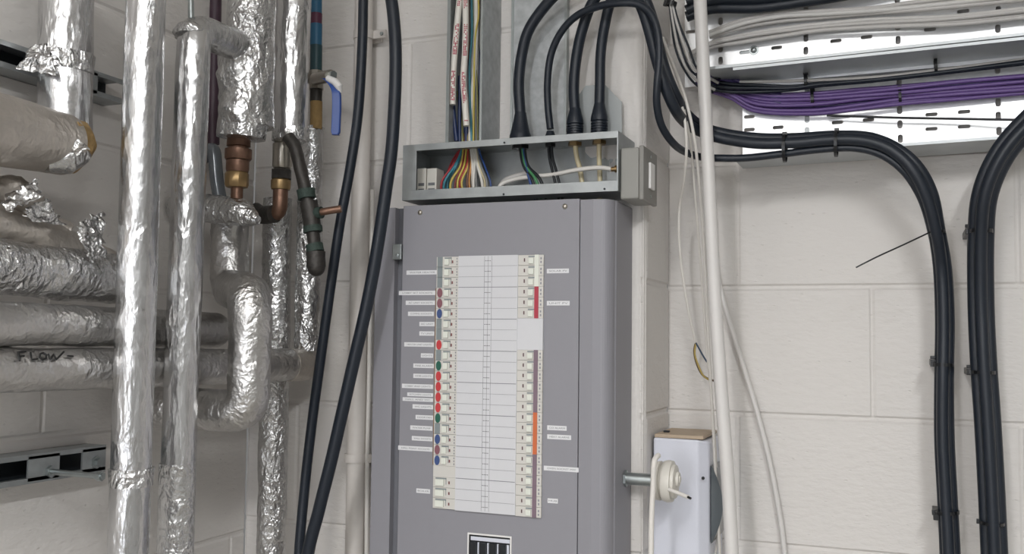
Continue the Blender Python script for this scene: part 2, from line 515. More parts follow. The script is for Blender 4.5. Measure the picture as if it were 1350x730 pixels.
# frame: left flange, right flange with rounded lip
mb = MB()
mb.box(fl, gl, YF, 1.4995, zbot, ztop - .002)
prof = [(cr + .001, YF), (fr - .012, YF - .0015)]
for k in range(9):
    a = math.pi / 2 * k / 8; prof.append((fr + (XS - fr) * math.sin(a) * .9, YF + .002 + (1 - math.cos(a)) * .022))
prof += [(XS - .001, 1.4995), (cr + .001, 1.4995)]
n = len(prof)
mb.add([(x, y, zbot) for x, y in prof] + [(x, y, ztop - .002) for x, y in prof],
       [(i, (i + 1) % n, n + (i + 1) % n, n + i) for i in range(n)] + [tuple(reversed(range(n))), tuple(range(n, 2 * n))])
mb.build('front_frame', BOARD, board, bevel=.001)
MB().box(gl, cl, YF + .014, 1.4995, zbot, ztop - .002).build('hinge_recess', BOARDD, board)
YC = YF - .0015
MB().box(cl, cr, YC, YF + .012, zbot, ztop).build('cover_plate', BOARD, board, bevel=.0012)
# latch
a = P(519, 322, Y=YC); b = P(530, 342, Y=YC)
lt = MB().box(a.x, b.x, YC - .004, YF + .012, b.z, a.z).build('latch', STEEL, board, bevel=.0008)
MB().lathe(((a.x + b.x) / 2 + .001, YC - .004, b.z + .007), (0, -1, 0), [(0, .0028), (.0015, .0028), (.002, .001)]).build('screw', STEEL, lt, True)
for (sx, sy) in ((554, 280), (745, 272)):
    c = P(sx, sy, Y=YC)
    MB()._lathe(c, Vector((0, -1, 0)), [(0, .0042), (.0015, .0042), (.003, .003), (.0035, .001)], 16).build('cover_screw', CHROME, board, True)

YB = YC - .004       # breaker fronts


def avgx(px, y0, y1): return (P(px[0], y0, Y=YC).x + P(px[1], y1, Y=YC).x) / 2


Lx0 = avgx((577, 572), 338, 670); Lx1 = avgx((606.5, 601), 338, 672)
Cx1 = avgx((684.5, 680.5), 337, 677); Rx1 = avgx((717, 715), 335, 681)
zt_ = P(640, 337, Y=YC).z; zb_ = P(640, 675, Y=YC).z
chart = MB().box(Lx1, Cx1, YB - .001, YC, zb_, zt_).build('circuit_chart', PAPER, board)
mb = MB(); nrow = 24
tA = P(642, 0, Y=YC).x; tc0 = avgx((640.5, 636), 337, 675); tc1 = avgx((651, 645), 337, 675)
for i in range(1, nrow):
    z = zt_ + (zb_ - zt_) * i / nrow; w = .00045 if i % 3 == 0 else .0002
    mb.box(Lx1 + .001, Cx1 - .001, YB - .0013, YB - .001, z - w, z + w)
for x in (tc0, (tc0 + tc1) / 2, tc1):
    mb.box(x - .00015, x + .00015, YB - .0013, YB - .001, zb_ + .002, zt_ - .001)
mb.build('printed_grid', mat('grid_ink', '#7a7a80', .7), chart)
mb = MB()
for i in range(nrow):
    z = zt_ + (zb_ - zt_) * (i + .5) / nrow
    for q in range(4): mb.box(tc0 + .001 + q * .0028, tc0 + .0025 + q * .0028, YB - .0013, YB - .001, z - .0006, z + .0004)
mb.build('printed_numbers', INK, chart)


def breaker(x0, x1, z0, z1, kind, colr):
    """kind L: marker dot left, lever, indicator; kind R: indicator left, lever, strip right"""
    b_ = MB().box(x0, x1, YB, YC, z0 + .0002, z1 - .0002).build('circuit_breaker', CREAM, board, bevel=.0004)
    w = x1 - x0; h = z1 - z0
    if kind in ('L', 'W'):
        lx0, lx1 = x0 + w * .37, x0 + w * .58
        if kind == 'W': lx0, lx1 = x0 + w * .12, x0 + w * .5
        MB().box(lx0, lx1, YB - .003, YB, z0 + h * .18, z1 - h * .22).build('lever', LEVER, b_, bevel=.0006)
        mb = MB().box(lx0 - .0002, lx1 + .004, YB - .0005, YB, z1 - h * .2, z1 - h * .08)
        mb.box(lx1 + .003, lx1 + .0038, YB - .0005, YB, z0 + h * .3, z1 - h * .1)
        mb.build('lever_slot', GRYM, b_)
        ix = x0 + w * .72
        MB().box(ix - .0012, ix + .0012, YB - .0004, YB, z0 + h * .35, z0 + h * .62).build('indicator', mat('ind', '#7c4a4a', .5), b_)
        if kind == 'L':
            mb = MB()
            for q in range(3): mb.box(x0 + w * .9, x0 + w * .94, YB - .0004, YB, z0 + h * (.15 + .28 * q), z0 + h * (.3 + .28 * q))
            mb.build('printed_marks', INKL, b_)
            if colr is GRYM:
                MB().box(x0 + w * .05, x0 + w * .27, YB - .001, YB, z0 + h * .02, z1 - h * .02).build('circuit_marker', colr, b_)
            else:
                cx_, cz_ = x0 + w * .17, (z0 + z1) / 2; el = [(cx_ + .0047 * math.cos(math.pi * k / 12), cz_ + .0078 * math.sin(math.pi * k / 12)) for k in range(24)]
                MB().add([(x, YB, z) for x, z in el] + [(x, YB - .001, z) for x, z in el], [tuple(reversed(range(24))), tuple(range(24, 48))] + [(k, (k + 1) % 24, 24 + (k + 1) % 24, 24 + k) for k in range(24)]).build('circuit_marker', colr, b_)
    else:
        ix = x0 + w * .25
        MB().box(ix - .001, ix + .001, YB - .0004, YB, z0 + h * .35, z0 + h * .68).build('indicator', mat('ind2', '#5c4044', .5), b_)
        lx0, lx1 = x0 + w * .42, x0 + w * .62
        MB().box(lx0, lx1, YB - .0028, YB, z0 + h * .15, z1 - h * .3).build('lever', LEVER, b_, bevel=.0006)
        MB().box(lx0 - .0005, lx1 + .003, YB - .0006, YB, z1 - h * .22, z1 - h * .1).build('lever_slot', GRYM, b_)
        MB().box(x0 + w * .66, x0 + w * .82, YB - .001, YB, z0, z1).build('colour_strip', colr, b_)
        mb = MB()
        for q in range(2): mb.box(x0 + w * .88, x0 + w * .93, YB - .0004, YB, z0 + h * (.2 + .35 * q), z0 + h * (.4 + .35 * q))
        mb.build('printed_marks', INKL, b_)


za, zb2 = P(588, 338.5, Y=YC).z, P(585, 613.5, Y=YC).z
cols = [GRYM, GRYM, GRYM, MARM, MARM, BLUM, GRYM, GRYM, REDM, GRYM, GRNM, REDM, REDM, REDM, REDM, GRNM, GRYM, BLUM, MARM, BLUM]
for i, c in enumerate(cols):
    breaker(Lx0, Lx1, za + (zb2 - za) * (i + 1) / 20, za + (zb2 - za) * i / 20, 'L', c)
zc_, zd_ = P(585, 628, Y=YC).z, P(585, 670, Y=YC).z
MB().box(Lx0, Lx1, YB, YC, zc_, zb2).build('blanking_plate', CREAM, board)
for i in range(3): breaker(Lx0, Lx1, zc_ + (zd_ - zc_) * (i + 1) / 3, zc_ + (zd_ - zc_) * i / 3, 'W', None)
z1_, z2_ = P(700, 336, Y=YC).z, P(700, 419.5, Y=YC).z
for i in range(6): breaker(Cx1, Rx1, z1_ + (z2_ - z1_) * (i + 1) / 6, z1_ + (z2_ - z1_) * i / 6, 'R', LEVER if i < 3 else CRIM)
z3_, z4_ = P(699, 461, Y=YC).z, P(699, 681, Y=YC).z
MB().box(Cx1, Rx1, YB, YC, z3_, z2_).build('blanking_plate', PAPER, board)
for i in range(16): breaker(Cx1, Rx1, z3_ + (z4_ - z3_) * (i + 1) / 16, z3_ + (z4_ - z3_) * i / 16, 'R', MAUV if i < 6 or i > 9 else ORGM)
# thin brown wire-like edge left of the markers
a, b = P(575, 380, Y=YC), P(571, 612, Y=YC)
MB().box(a.x - .0008, a.x + .0004, YC - .001, YC, b.z, a.z).build('edge_tape', mat('edge_tape', '#8a7058', .7), board)


def text_mesh(s, x0, x1, zc, h, y, parent, m=INK):
    cu = bpy.data.curves.new('lettering', 'FONT'); cu.body = s; cu.size = 1; cu.align_x = 'LEFT'
    o = bpy.data.objects.new('tmp', cu); COL.objects.link(o)
    bpy.context.view_layer.update()
    me = bpy.data.meshes.new_from_object(o.evaluated_get(bpy.context.evaluated_depsgraph_get()))
    bpy.data.objects.remove(o)
    xs = [v.co.x for v in me.vertices]; ys = [v.co.y for v in me.vertices]
    sx = (x1 - x0) / (max(xs) - min(xs)); sy = h / (max(ys) - min(ys)); org = wpos(parent); mx, my = min(xs), (min(ys) + max(ys)) / 2
    for v in me.vertices:
        v.co = Vector((x0 + (v.co.x - mx) * sx, y, zc + (v.co.y - my) * sy)) - org
    me.materials.append(m)
    t = bpy.data.objects.new('lettering', me); COL.objects.link(t); t.parent = parent; WORLD[t.name] = org
    return t


STK = [(536, 577, 359, 'WATER HEATER'), (526, 574, 386, 'LOBBY SKT SOCKETS'), (535, 573.5, 399, 'AC UNIT SOCKETS'), (538, 572, 413.5, 'COMMS SOCKETS'),
       (553, 573, 427, 'AC UNIT'), (553, 572.5, 439.5, 'TV UNIT'), (533, 572, 454, 'HEATER UNIT LIGHTS'), (555, 571, 468.5, 'LIGHTS'),
       (545, 572, 482, 'FIRE ALARM'), (545, 571, 495.5, 'HOB LIGHTS'), (530, 571, 509, 'LOBBY AND LIGHTS'), (537, 571, 520, 'KITCHEN LIGHTS'),
       (531, 571, 526.5, 'HALL AND WC'), (544, 571, 536, 'WC LIGHTS'), (548, 571, 550, 'DOOR FAN'), (541, 570, 564, 'WATER PUMP'),
       (543, 570, 578, 'WALL SOCKETS'), (525, 570, 591, 'HALL POINT SOCKETS'), (549, 567, 647, 'BOILER'),
       (721, 750, 357, 'SOLAR PV'), (721, 751, 399.5, 'UNIT PV'), (721.5, 747, 564, 'CO ALARM'), (721.5, 753, 576, 'HEAT ALARMS'),
       (717, 763, 618, 'OVEN SOCKET MW'), (722, 735.5, 660, 'HUB')]
for k, (x0, x1, y, s) in enumerate(STK):
    a, b = P(x0, y, Y=YC), P(x1, y, Y=YC); hh = .0036 if k not in (11, 12) else .0030
    zc = P((x0 + x1) / 2, y, Y=YC).z; yy = YC - .0003 - (.0003 if k == 12 else 0)
    st = MB().box(a.x, b.x, yy, YC, zc - hh, zc + hh).build('circuit_label', STICK, board)
    w = b.x - a.x; text_mesh(s, a.x + w * .1, b.x - w * .08, zc, .0026, yy - .0001, st, mat('tape_ink', '#77777c', .7))
# main switch window at the foot
a, b = P(617, 702, Y=YC), P(675, 706, Y=YC); zt2 = P(645, 704, Y=YC).z
sw = MB().box(a.x, b.x, YC - .0015, YC, zt2 - .06, zt2)
ms = MB()
t = .0025
ms.box(a.x, b.x, YC - .002, YC, zt2 - t, zt2).box(a.x, a.x + t, YC - .002, YC, zt2 - .09, zt2 - t).box(b.x - t, b.x, YC - .002, YC, zt2 - .09, zt2 - t)
ms.box(a.x, b.x, YC - .002, YC, zt2 - .09 - t, zt2 - .09)
main = ms.build('main_switch', WPL, board)
MB().box(a.x + t, b.x - t, YC - .0004, YC, zt2 - .09, zt2 - t).build('switch_body', BLK2, main)
MB().box(a.x + t + .003, b.x - t - .001, YC - .0012, YC - .0004, zt2 - .0115, zt2 - .0055).build('title_strip', BLUEW, main)
n4 = 4; sp = (b.x - a.x - 2 * t - .004) / n4
for i in range(n4):
    x = a.x + t + .003 + sp * i
    MB().box(x, x + sp * .68, YC - .007, YC - .0004, zt2 - .032, zt2 - .013).build('switch_lever', mat('blk_lever', '#0d1218', .3), main, bevel=.001)
    MB().box(x + sp * .72, x + sp * .95, YC - .0015, YC - .0004, zt2 - .06, zt2 - .014).build('divider', BLUEW, main)
MB().box(a.x + t + .003, b.x - t - .003, YC - .0015, YC - .0004, zt2 - .06, zt2 - .034).build('switch_base', BLUEW, main)

# ------------------------------------------------------------------ wiring trough above the board
YT = 1.494
tx0 = P(531, 230, Y=YT).x; tx1 = P(815, 210, Y=YT).x
tz1 = P(673, 182, Y=YT).z; tz0 = P(673, 258, Y=YT).z
tr = empty('cable_trunking', ((tx0 + tx1) / 2, DB, tz0), 'open galvanised steel trunking full of wires on top of grey board', 'trunking')
th = .0015
mb = MB()
mb.box(tx0, tx1, DB - .003, DB - .001, tz0, tz1)
mb.box(tx0, tx1, YT, DB - .003, tz1 - th, tz1)
mb.box(tx0, tx1, YT, DB - .003, tz0, tz0 + th)
mb.box(tx0, tx0 + th, YT, DB - .003, tz0 + th, tz1 - th)
mb.box(tx1 - th, tx1, YT, DB - .003, tz0 + th, tz1 - th)
mb.build('trough', GALV, tr)
mb = MB()
lx = P(549, 230, Y=YT).x
mb.box(tx0, tx1, YT - .001, YT, tz1 - .011, tz1)
mb.box(tx0, tx1, YT - .001, YT, tz0, tz0 + .017)
mb.box(tx0, lx, YT - .001, YT, tz0 + .017, tz1 - .011)
mb.box(tx1 - .002, tx1, YT - .001, YT, tz0 + .017, tz1 - .011)
mb.build('front_lip', GALV, tr, bevel=.0003)
for (sx, sy) in ((543, 212), (665, 188), (664, 256), (797, 249)):
    c = P(sx, sy, Y=YT - .001)
    MB()._lathe(c, Vector((0, -1, 0)), [(0, .0018), (.0008, .0018)], 10).build('rivet', STEEL if sx < 600 else DARKIN, tr)
for (x0, x1) in ((550, 561), (563, 575)):
    a, b = P(x0, 222, Y=1.53), P(x1, 256, Y=1.53)
    tb = MB().box(a.x, b.x, 1.53, 1.56, tz0 + .0016, a.z).build('terminal_block', WPL2, None, bevel=.001)
    tag(tb, ('cream terminal block nearest the left end inside steel trunking' if x0 == 550 else 'cream terminal block beside the coloured wires inside steel trunking'), 'terminal block', 'terminal blocks in the trunking')
    for q in range(3):
        z = tz0 + .01 + q * .010; MB().box(a.x + .003, b.x - .003, 1.5295, 1.531, z, z + .005).build('terminal', GREYD, tb)

# grey switch plate box on the trunking's end
bx0 = tx1 + .001; bx1 = P(849, 230, Y=1.503).x; by1 = P(866, 230, X=bx1).y
bz1 = P(833, 194, Y=1.503).z; bz0 = P(833, 262, Y=1.503).z
sb = empty('switch_box', (bx0, 1.55, bz0), 'small grey plastic switch box fixed to right end of trunking', 'switch')
MB().box(bx0, bx1 - .008, 1.503, by1, bz0, bz1).build('back_box', GREYPL, sb, bevel=.003)
MB().box(bx1 - .0078, bx1, 1.501, by1 + .002, bz0 - .002, bz1 + .002).build('face_plate', GREYPL2, sb, bevel=.002)
MB().box(bx1, bx1 + .004, 1.532, 1.56, bz0 + .02, bz1 - .02).build('rocker', WPL, sb, bevel=.001)
for zz in (bz0 + .009, bz1 - .009):
    MB()._lathe((bx1, 1.546, zz), Vector((1, 0, 0)), [(0, .0025), (.001, .0025)], 12).build('screw', STEEL, sb)

# vertical open trunking with its bundle
vx0 = P(589, 90, Y=1.519).x; vx1 = P(636, 90, Y=1.519).x
vt = empty('vertical_trunking', ((vx0 + vx1) / 2, DB, tz1), 'narrow open steel trunking rising from trough, packed with wires', 'trunking')
zz1 = ZT
mb = MB(); mb.box(vx0, vx1, DB - .003, DB - .001, tz1 + .001, zz1)
mb.box(vx0, vx0 + .0015, 1.519, DB - .003, tz1 + .001, zz1).box(vx1 - .0015, vx1, 1.519, DB - .003, tz1 + .001, zz1)
mb.build('channel', GALVM, vt)
mb = MB(); mb.box(vx0, vx0 + .006, 1.518, 1.519, tz1 + .001, zz1).box(vx1 - .004, vx1, 1.518, 1.519, tz1 + .001, zz1)
mb.build('front_lip', STEEL, vt)
# shallow galvanised channel cover
gx0 = P(676, 90, Y=DB - .012).x; gx1 = P(745, 90, Y=DB - .012).x
gc = empty('metal_channel', ((gx0 + gx1) / 2, DB, tz1), 'wide flat galvanised channel on wall behind the black cables', 'trunking')
MB().box(gx0, gx1, DB - .012, DB - .001, tz1 - .002, ZT).build('channel', GALVM, gc)
mb = MB(); mb.box(gx0 - .003, gx0 + .001, DB - .014, DB - .001, tz1 - .002, ZT).box(gx1 - .001, gx1 + .003, DB - .014, DB - .001, tz1 - .002, ZT)
mb.build('edge_lip', STEEL, gc)
# gland plate
mb = MB(); YP = DB - .022
pl = [P(752, 178, Y=YP), P(752, 140, Y=YP), P(772, 113, Y=YP), P(797, 111, Y=YP), P(819.5, 134, Y=YP), P(820, 176, Y=YP)]
zlow = tz1 - .0; pl[0].z = zlow; pl[-1].z = zlow
n = len(pl); mb.add(pl + [p + Vector((0, .003, 0)) for p in pl], [tuple(range(n)), tuple(reversed(range(n, 2 * n)))] + [(i, n + i, n + (i + 1) % n, (i + 1) % n) for i in range(n)])
tag(mb.build('mounting_plate', PLATE), 'light grey steel plate with cut corners standing behind the glands', 'plate')


# ------------------------------------------------------------------ glands and armoured cables
def gland(px, rb, ht, Y, label, ridged=False):
    c = P(px, 178, Y=Y); c.z = tz1 + .0005; r = M(c, rb); h = M(c, ht)
    g = empty('cable_gland', c, label, 'cable gland', 'black cable glands on the trunking')
    if ridged:
        pr = []
        for k in range(7):
            z = h * .5 * k / 7; pr += [(z, r * .98), (z + h * .035, r * .98), (z + h * .04, r * .86), (z + h * .065, r * .86)]
        pr += [(h * .52, r), (h * .62, r * .98), (h * .8, r * .8), (h, r * .62)]
    else:
        pr = [(0, r), (h * .28, r * .98), (h * .35, r * .9), (h * .7, r * .68), (h, r * .52)]
    MB()._lathe(c, Vector((0, 0, 1)), pr, 28).build('shroud', BLK, g, True)
    MB()._lathe(c - Vector((0, 0, .008)), Vector((0, 0, 1)), [(0, r * .8), (.0062, r * .8)], 6).build('locknut', BRASS if ridged else BLK2, g)
    return g


gland(686, 14.5, 42, 1.55, 'large smooth black gland, first from the left on the trunking')
gland(725.5, 9, 15, 1.55, 'short small black gland, second from the left on the trunking')
gland(758, 11.5, 44, 1.555, 'ridged black gland in front of steel plate, left of the pair', True)
gland(790, 11.5, 48, 1.555, 'ridged black gland in front of steel plate, right of the pair', True)

SW = 'black armoured cables'
cable([(686, 150, 1.55), (684, 110, 1.55), (687.5, 75, 1.55), (696, 42, 1.545), (713, 15, 1.54), (738, -12, 1.53), (775, -40, 1.52)], 7.3, BLK,
      'thick black cable rising from the large left gland and curving right', group=SW)
# small one: arcs over, comes down and runs onto the lower tray
cable([(725.5, 170, 1.55), (722.5, 140, 1.55), (722, 105, 1.545), (727, 70, 1.54), (740, 42, 1.53), (760, 21, 1.52), (787, 9, 1.51), (817, 4, 1.50), (842, 6, 1.50),
       (858, 18, 1.50), (867, 42, 1.50), (869, 75, 1.50), (866.5, 110, 1.50), (866, 138, 1.51), (872, 165, 1.53), (886, 187, 1.56), (905, 201, 1.612), (925, 207, 1.634), (955, 208.5, 1.638),
       (985, 208, 1.64), (1030, 203, 1.64), (1080, 197, 1.64), (1125, 195, 1.64), (1160, 203, 1.64), (1190, 224, 1.64), (1213, 258, 1.655), (1228, 305, 1.68), (1235, 350, 1.70), (1238, 420, 1.71), (1237, 500, 1.71), (1237, 580, 1.71), (1241, 660, 1.71), (1245, 760, 1.71)], 4.4, BLK,
      'thin black cable looping over from small gland, then along lower tray and down', group=SW, rm=.0062)
cable([(758, 150, 1.555), (756.5, 115, 1.555), (760, 75, 1.555), (768, 38, 1.55), (782, 2, 1.54), (805, -22, 1.53), (828, -18, 1.52), (845, 8, 1.515), (857, 45, 1.515), (866, 80, 1.515), (876, 112, 1.52),
       (889, 142, 1.54), (906, 163, 1.602), (925, 174, 1.630), (950, 182, 1.634), (1000, 189, 1.632), (1050, 188, 1.632), (1100, 184, 1.632), (1140, 185.5, 1.632), (1172, 196, 1.632), (1200, 220, 1.632), (1220, 255, 1.640),
       (1234, 305, 1.66), (1241, 350, 1.69), (1244, 420, 1.695), (1243, 500, 1.69), (1243, 580, 1.69), (1247, 660, 1.69), (1252, 760, 1.69)], 7, BLK,
      'thick black cable from left ridged gland arching over, then across lower tray', group=SW, rm=.0092)
cable([(790, 150, 1.555), (791, 110, 1.555), (792, 70, 1.555), (797, 35, 1.55), (806, 0, 1.545), (822, -26, 1.535), (843, -14, 1.53), (858, 18, 1.53), (867, 55, 1.53), (877, 92, 1.535), (890, 124, 1.55),
       (905, 150, 1.605), (926, 167, 1.645), (950, 175, 1.65), (1000, 182, 1.655), (1050, 182, 1.655), (1100, 179, 1.655), (1145, 181, 1.655), (1178, 193, 1.65), (1208, 217, 1.65), (1228, 252, 1.66),
       (1239, 305, 1.68), (1247, 350, 1.70), (1251, 420, 1.71), (1250, 500, 1.71), (1251, 580, 1.71), (1255, 660, 1.71), (1260, 760, 1.71)], 7, BLK,
      'thick black cable from right ridged gland, outer strand of bundle going down wall', group=SW, rm=.0088)
# second vertical bundle, far right
for k, (off, dy, r, lb) in enumerate(((-8.5, 0, .0092, 'inner left strand'), (0.5, -.017, .0094, 'front middle strand'), (9, 0, .0092, 'outer right strand'))):
    base = [(1760, 66, 1.645), (1600, 80, 1.645), (1490, 95, 1.645), (1420, 118, 1.645), (1385, 137, 1.645), (1352, 166, 1.645), (1326, 196, 1.645), (1308, 228, 1.65), (1297, 262, 1.66), (1293, 310, 1.68), (1293, 400, 1.70), (1296, 470, 1.70), (1302, 560, 1.70), (1307, 650, 1.70), (1312, 760, 1.70)]
    pts = []
    for i, (x, y, d) in enumerate(base):
        a = base[max(0, i - 1)]; b = base[min(len(base) - 1, i + 1)]
        tx, ty = b[0] - a[0], b[1] - a[1]; L_ = math.hypot(tx, ty); nx, ny = ty / L_, -tx / L_
        w_ = 1 + .12 * i / len(base)
        pts.append((x + nx * off * w_, y + ny * off * w_, d + dy))
    cable(pts, 6, BLK, f'thick black cable at far right of wall, {lb} of its bundle', group='black cables of the far right bundle', rm=r)
# two tall cables left of the board
cable([(480, -25, 1.45), (479, 0, 1.45), (478, 50, 1.45), (472, 150, 1.45), (461, 225, 1.45), (449, 290, 1.45), (437, 370, 1.45), (423, 470, 1.45), (411, 560, 1.45), (402, 640, 1.45), (393, 750, 1.44)], 6.6, BLK,
      'left of two hanging black cables beside the foil covered pipes', group=SW)
cable([(510, -25, 1.41), (516, 0, 1.41), (521, 50, 1.41), (521.5, 100, 1.41), (519.5, 150, 1.41), (516, 200, 1.41), (509, 250, 1.41), (497, 330, 1.41), (484, 400, 1.41), (468, 470, 1.41), (452, 540, 1.41), (436, 610, 1.41), (421, 670, 1.41), (403, 750, 1.41)], 8.3, BLK,
      'right of two hanging black cables, crossing left edge of grey board', group=SW)


# ------------------------------------------------------------------ cable ties
def tie(p0, p1, Y, label, rpx=2, m=BLK2, head=True, tail=None, depth=.02, group='black cable ties'):
    """a band over a bundle from p0 to p1 (measured), bulging towards the room"""
    a, b = P(p0[0], p0[1], Y=Y), P(p1[0], p1[1], Y=Y); mid = (a + b) / 2
    ax = (b - a) / 2; w = M(mid, rpx); oth = ax.normalized().cross(Vector((0, 1, 0))).normalized()
    t = empty('cable_tie', mid, label, 'cable tie', group)
    mb = MB(); n = 20; vs = []; fs = []
    for i in range(n):
        an = 2 * math.pi * i / n
        c = mid + ax * math.cos(an) + Vector((0, -1, 0)) * math.sin(an) * depth
        nr = (ax.normalized() * math.cos(an) + Vector((0, -1, 0)) * math.sin(an)) * .0006
        vs += [c - oth * w, c + oth * w, c + nr * 2 + oth * w, c + nr * 2 - oth * w]
    for i in range(n):
        j = (i + 1) % n
        for q in range(4): fs.append((i * 4 + q, i * 4 + (q + 1) % 4, j * 4 + (q + 1) % 4, j * 4 + q))
    mb.add(vs, fs).build('band', m, t)
    if head:
        MB().obox(a - ax.normalized() * .002, ax.normalized() * .003, oth * (w * 1.5), Vector((0, .003, 0))).build('lock_head', m, t, bevel=.0006)
    if tail:
        q = [P(x, y, Y=d) for x, y, d in tail]
        MB().tube(spline(q), .0012, 8).build('tail', m, t, True)
    return t


tie((1229, 308), (1246, 305), 1.672, 'black cable tie with long loose tail on right wall bundle', tail=[(1226, 306, 1.655), (1190, 323, 1.62), (1155, 339, 1.60), (1128.5, 352.5, 1.59)], depth=.017)
tie((1231, 480), (1257, 481), 1.70, 'cable tie at middle height on the bundle below lower tray', rpx=2.2, depth=.017)
tie((1233, 675), (1264, 675), 1.70, 'lowest cable tie on the bundle below lower tray', rpx=2.2, depth=.017)
tie((1278, 305), (1309, 305), 1.68, 'topmost cable tie on the far right bundle', rpx=2.5, depth=.024)
tie((1281, 490), (1312, 491), 1.70, 'middle cable tie on the far right bundle', rpx=2.2, depth=.024)
tie((1292, 687), (1324, 690), 1.70, 'lowest cable tie on the far right bundle', rpx=2, depth=.024)
tie((1034.5, 178), (1034.5, 213), 1.640, 'left cable tie round the black cables on lower tray', rpx=2, depth=.021)
tie((1103, 173), (1102, 206), 1.640, 'right cable tie round the black cables on lower tray', rpx=2, depth=.021)
# saddle cleats behind the bundles
for (x, y, Y, lb) in ((1230, 478, 1.71, 'bundle below lower tray, upper one'), (1234, 681, 1.71, 'bundle below lower tray, lower one'), (1278, 490, 1.71, 'far right bundle, middle'), (1276, 305, 1.71, 'far right bundle, top')):
    c = P(x, y, Y=Y)
    mb = MB().box(c.x - .004, c.x + .012, Y - .004, DR, c.z - .005, c.z + .005)
    mb.box(c.x - .004, c.x + .004, Y - .006, Y + .004, c.z + .006, c.z + .011)
    tag(mb.build('cable_clip', BLK2, None, bevel=.0008), f'small black wall clip at left edge of {lb}', 'clip', 'black wall clips')

# ------------------------------------------------------------------ cable trays
YRT, YLP = 1.772, 1.668


def tray(pl, pr, xl, h, slots, label, top_flange, xr=1.02, xfl=None):
    """pl, pr: measured points of the lower lip edge"""
    A, B = P(pl[0], pl[1], Y=YLP), P(pr[0], pr[1], Y=YLP)
    sl = (B.z - A.z) / (B.x - A.x)
    zf = lambda x: A.z + sl * (x - A.x)
    t = empty('cable_tray', ((xl + xr) / 2, DR, zf((xl + xr) / 2)), label, 'cable tray')
    outer = [Vector((xl, zf(xl), 0)), Vector((xr, zf(xr), 0)), Vector((xr, zf(xr) + h, 0)), Vector((xl, zf(xl) + h, 0))]
    loops = [outer]
    for (px, py, o) in slots:
        c = P(px, py, Y=YRT)
        if not (xl + .01 < c.x < xr - .01 and zf(c.x) + .006 < c.z < zf(c.x) + h - .008): continue
        hw, hh = (.0095, .0033) if o == 'h' else (.0042, .0072)
        r = min(hw, hh) * .95; lp = []
        for k in range(16):
            an = -2 * math.pi * k / 16
            cx, cz = math.cos(an), math.sin(an)
            lp.append(Vector((c.x + (hw - r) * (1 if cx > 0 else -1) + r * cx, c.z + (hh - r) * (1 if cz > 0 else -1) + r * cz + sl * (hw - r) * (1 if cx > 0 else -1), 0)))
        loops.append(lp)
    tris = tessellate_polygon(loops)
    flat = [p for l in loops for p in l]
    mb = MB(); mb.add([(p.x, YRT, p.y) for p in flat], [tuple(tr_) for tr_ in tris])
    mb.build('tray_bed', GALVB, t, solid=.0016)
    mb = MB()

    xb = xl; xl = xfl if xfl is not None else xl

    def slab(z0, z1, y0, y1):
        mb.add([(xl, y0, zf(xl) + z0), (xr, y0, zf(xr) + z0), (xr, y1, zf(xr) + z0), (xl, y1, zf(xl) + z0),
                (xl, y0, zf(xl) + z1), (xr, y0, zf(xr) + z1), (xr, y1, zf(xr) + z1), (xl, y1, zf(xl) + z1)],
               [(0, 3, 2, 1), (4, 5, 6, 7), (0, 1, 5, 4), (1, 2, 6, 5), (2, 3, 7, 6), (3, 0, 4, 7)])
    slab(-.0012, .0006, YLP, YRT)
    slab(-.0012, .0035, YLP - .0015, YLP)
    if top_flange:
        slab(h - .0006, h + .0012, YLP, YRT); slab(h - .0035, h + .0012, YLP - .0015, YLP)
    mb.build('side_flange', mat('galvanised_flange', '#b6babc', .38, .35, .1, 30, .12), t)
    for x in (xb + .12, xb + .55):
        MB().box(x - .02, x + .02, YRT + .002, DR, zf(x) + .01, zf(x) + h - .01).build('wall_bracket', GALV, t)
    return t, zf


S1 = [(950, 28, 'v'), (950, 64, 'v'), (950, 80, 'v'), (950, -2, 'v'), (911, 42, 'h'), (1024, 63, 'h'), (1062.5, 11, 'v'), (1062.5, 50, 'v'), (1062.5, 67, 'v'), (1102, 54, 'h'), (1142.5, 49, 'h'), (1183, 0, 'v'), (1183.5, 35, 'v'), (1184, 53, 'v'),
      (1226, 39, 'h'), (1270, 32, 'h'), (1270, 15, 'h'), (1316, 14, 'v'), (1315.5, 38, 'v'), (1024, 45, 'h'), (982, 69, 'h')]
S2 = [(988, 154, 'h'), (988, 171, 'h'), (1026, 168, 'h'), (1064, 157, 'v'), (1064, 173, 'v'), (1064, 120, 'v'), (1104, 161.5, 'h'), (1145, 158, 'h'), (1145, 177, 'h'), (1185.5, 110, 'v'), (1186, 145, 'v'), (1186.5, 164, 'v'), (1187, 183, 'v'),
      (1228, 151, 'h'), (1271, 147.5, 'h'), (1228, 170, 'h'), (1271, 167, 'h'), (1315, 92, 'v'), (1316, 135, 'v'), (1316, 153, 'v'), (1317, 173, 'v')]
t1, zf1 = tray((935, 91), (1350, 46), P(903, 60, Y=YRT).x, .21, S1, 'upper perforated galvanised cable tray carrying grey cables', False, xfl=P(932, 80, Y=YLP).x)
A2 = P(980, 207, Y=YLP); xm = P(1200, 140, Y=YRT).x
B2 = P(1290, 184.5, Y=YLP)
h2 = zf1(xm) - .004 - (A2.z + (B2.z - A2.z) / (B2.x - A2.x) * (xm - A2.x))
t2, zf2 = tray((980, 207), (1290, 184.5), P(979, 150, Y=YRT).x, h2, S2, 'lower perforated galvanised cable tray carrying purple cables', True)
c = P(994, 66.5, Y=YRT)
bt = empty('bolt', c, 'round-headed bolt with washer in upper cable tray', 'bolt')
MB()._lathe(c, Vector((0, -1, 0)), [(0.001, .0085), (.002, .0085)], 20).build('washer', STEEL, bt)
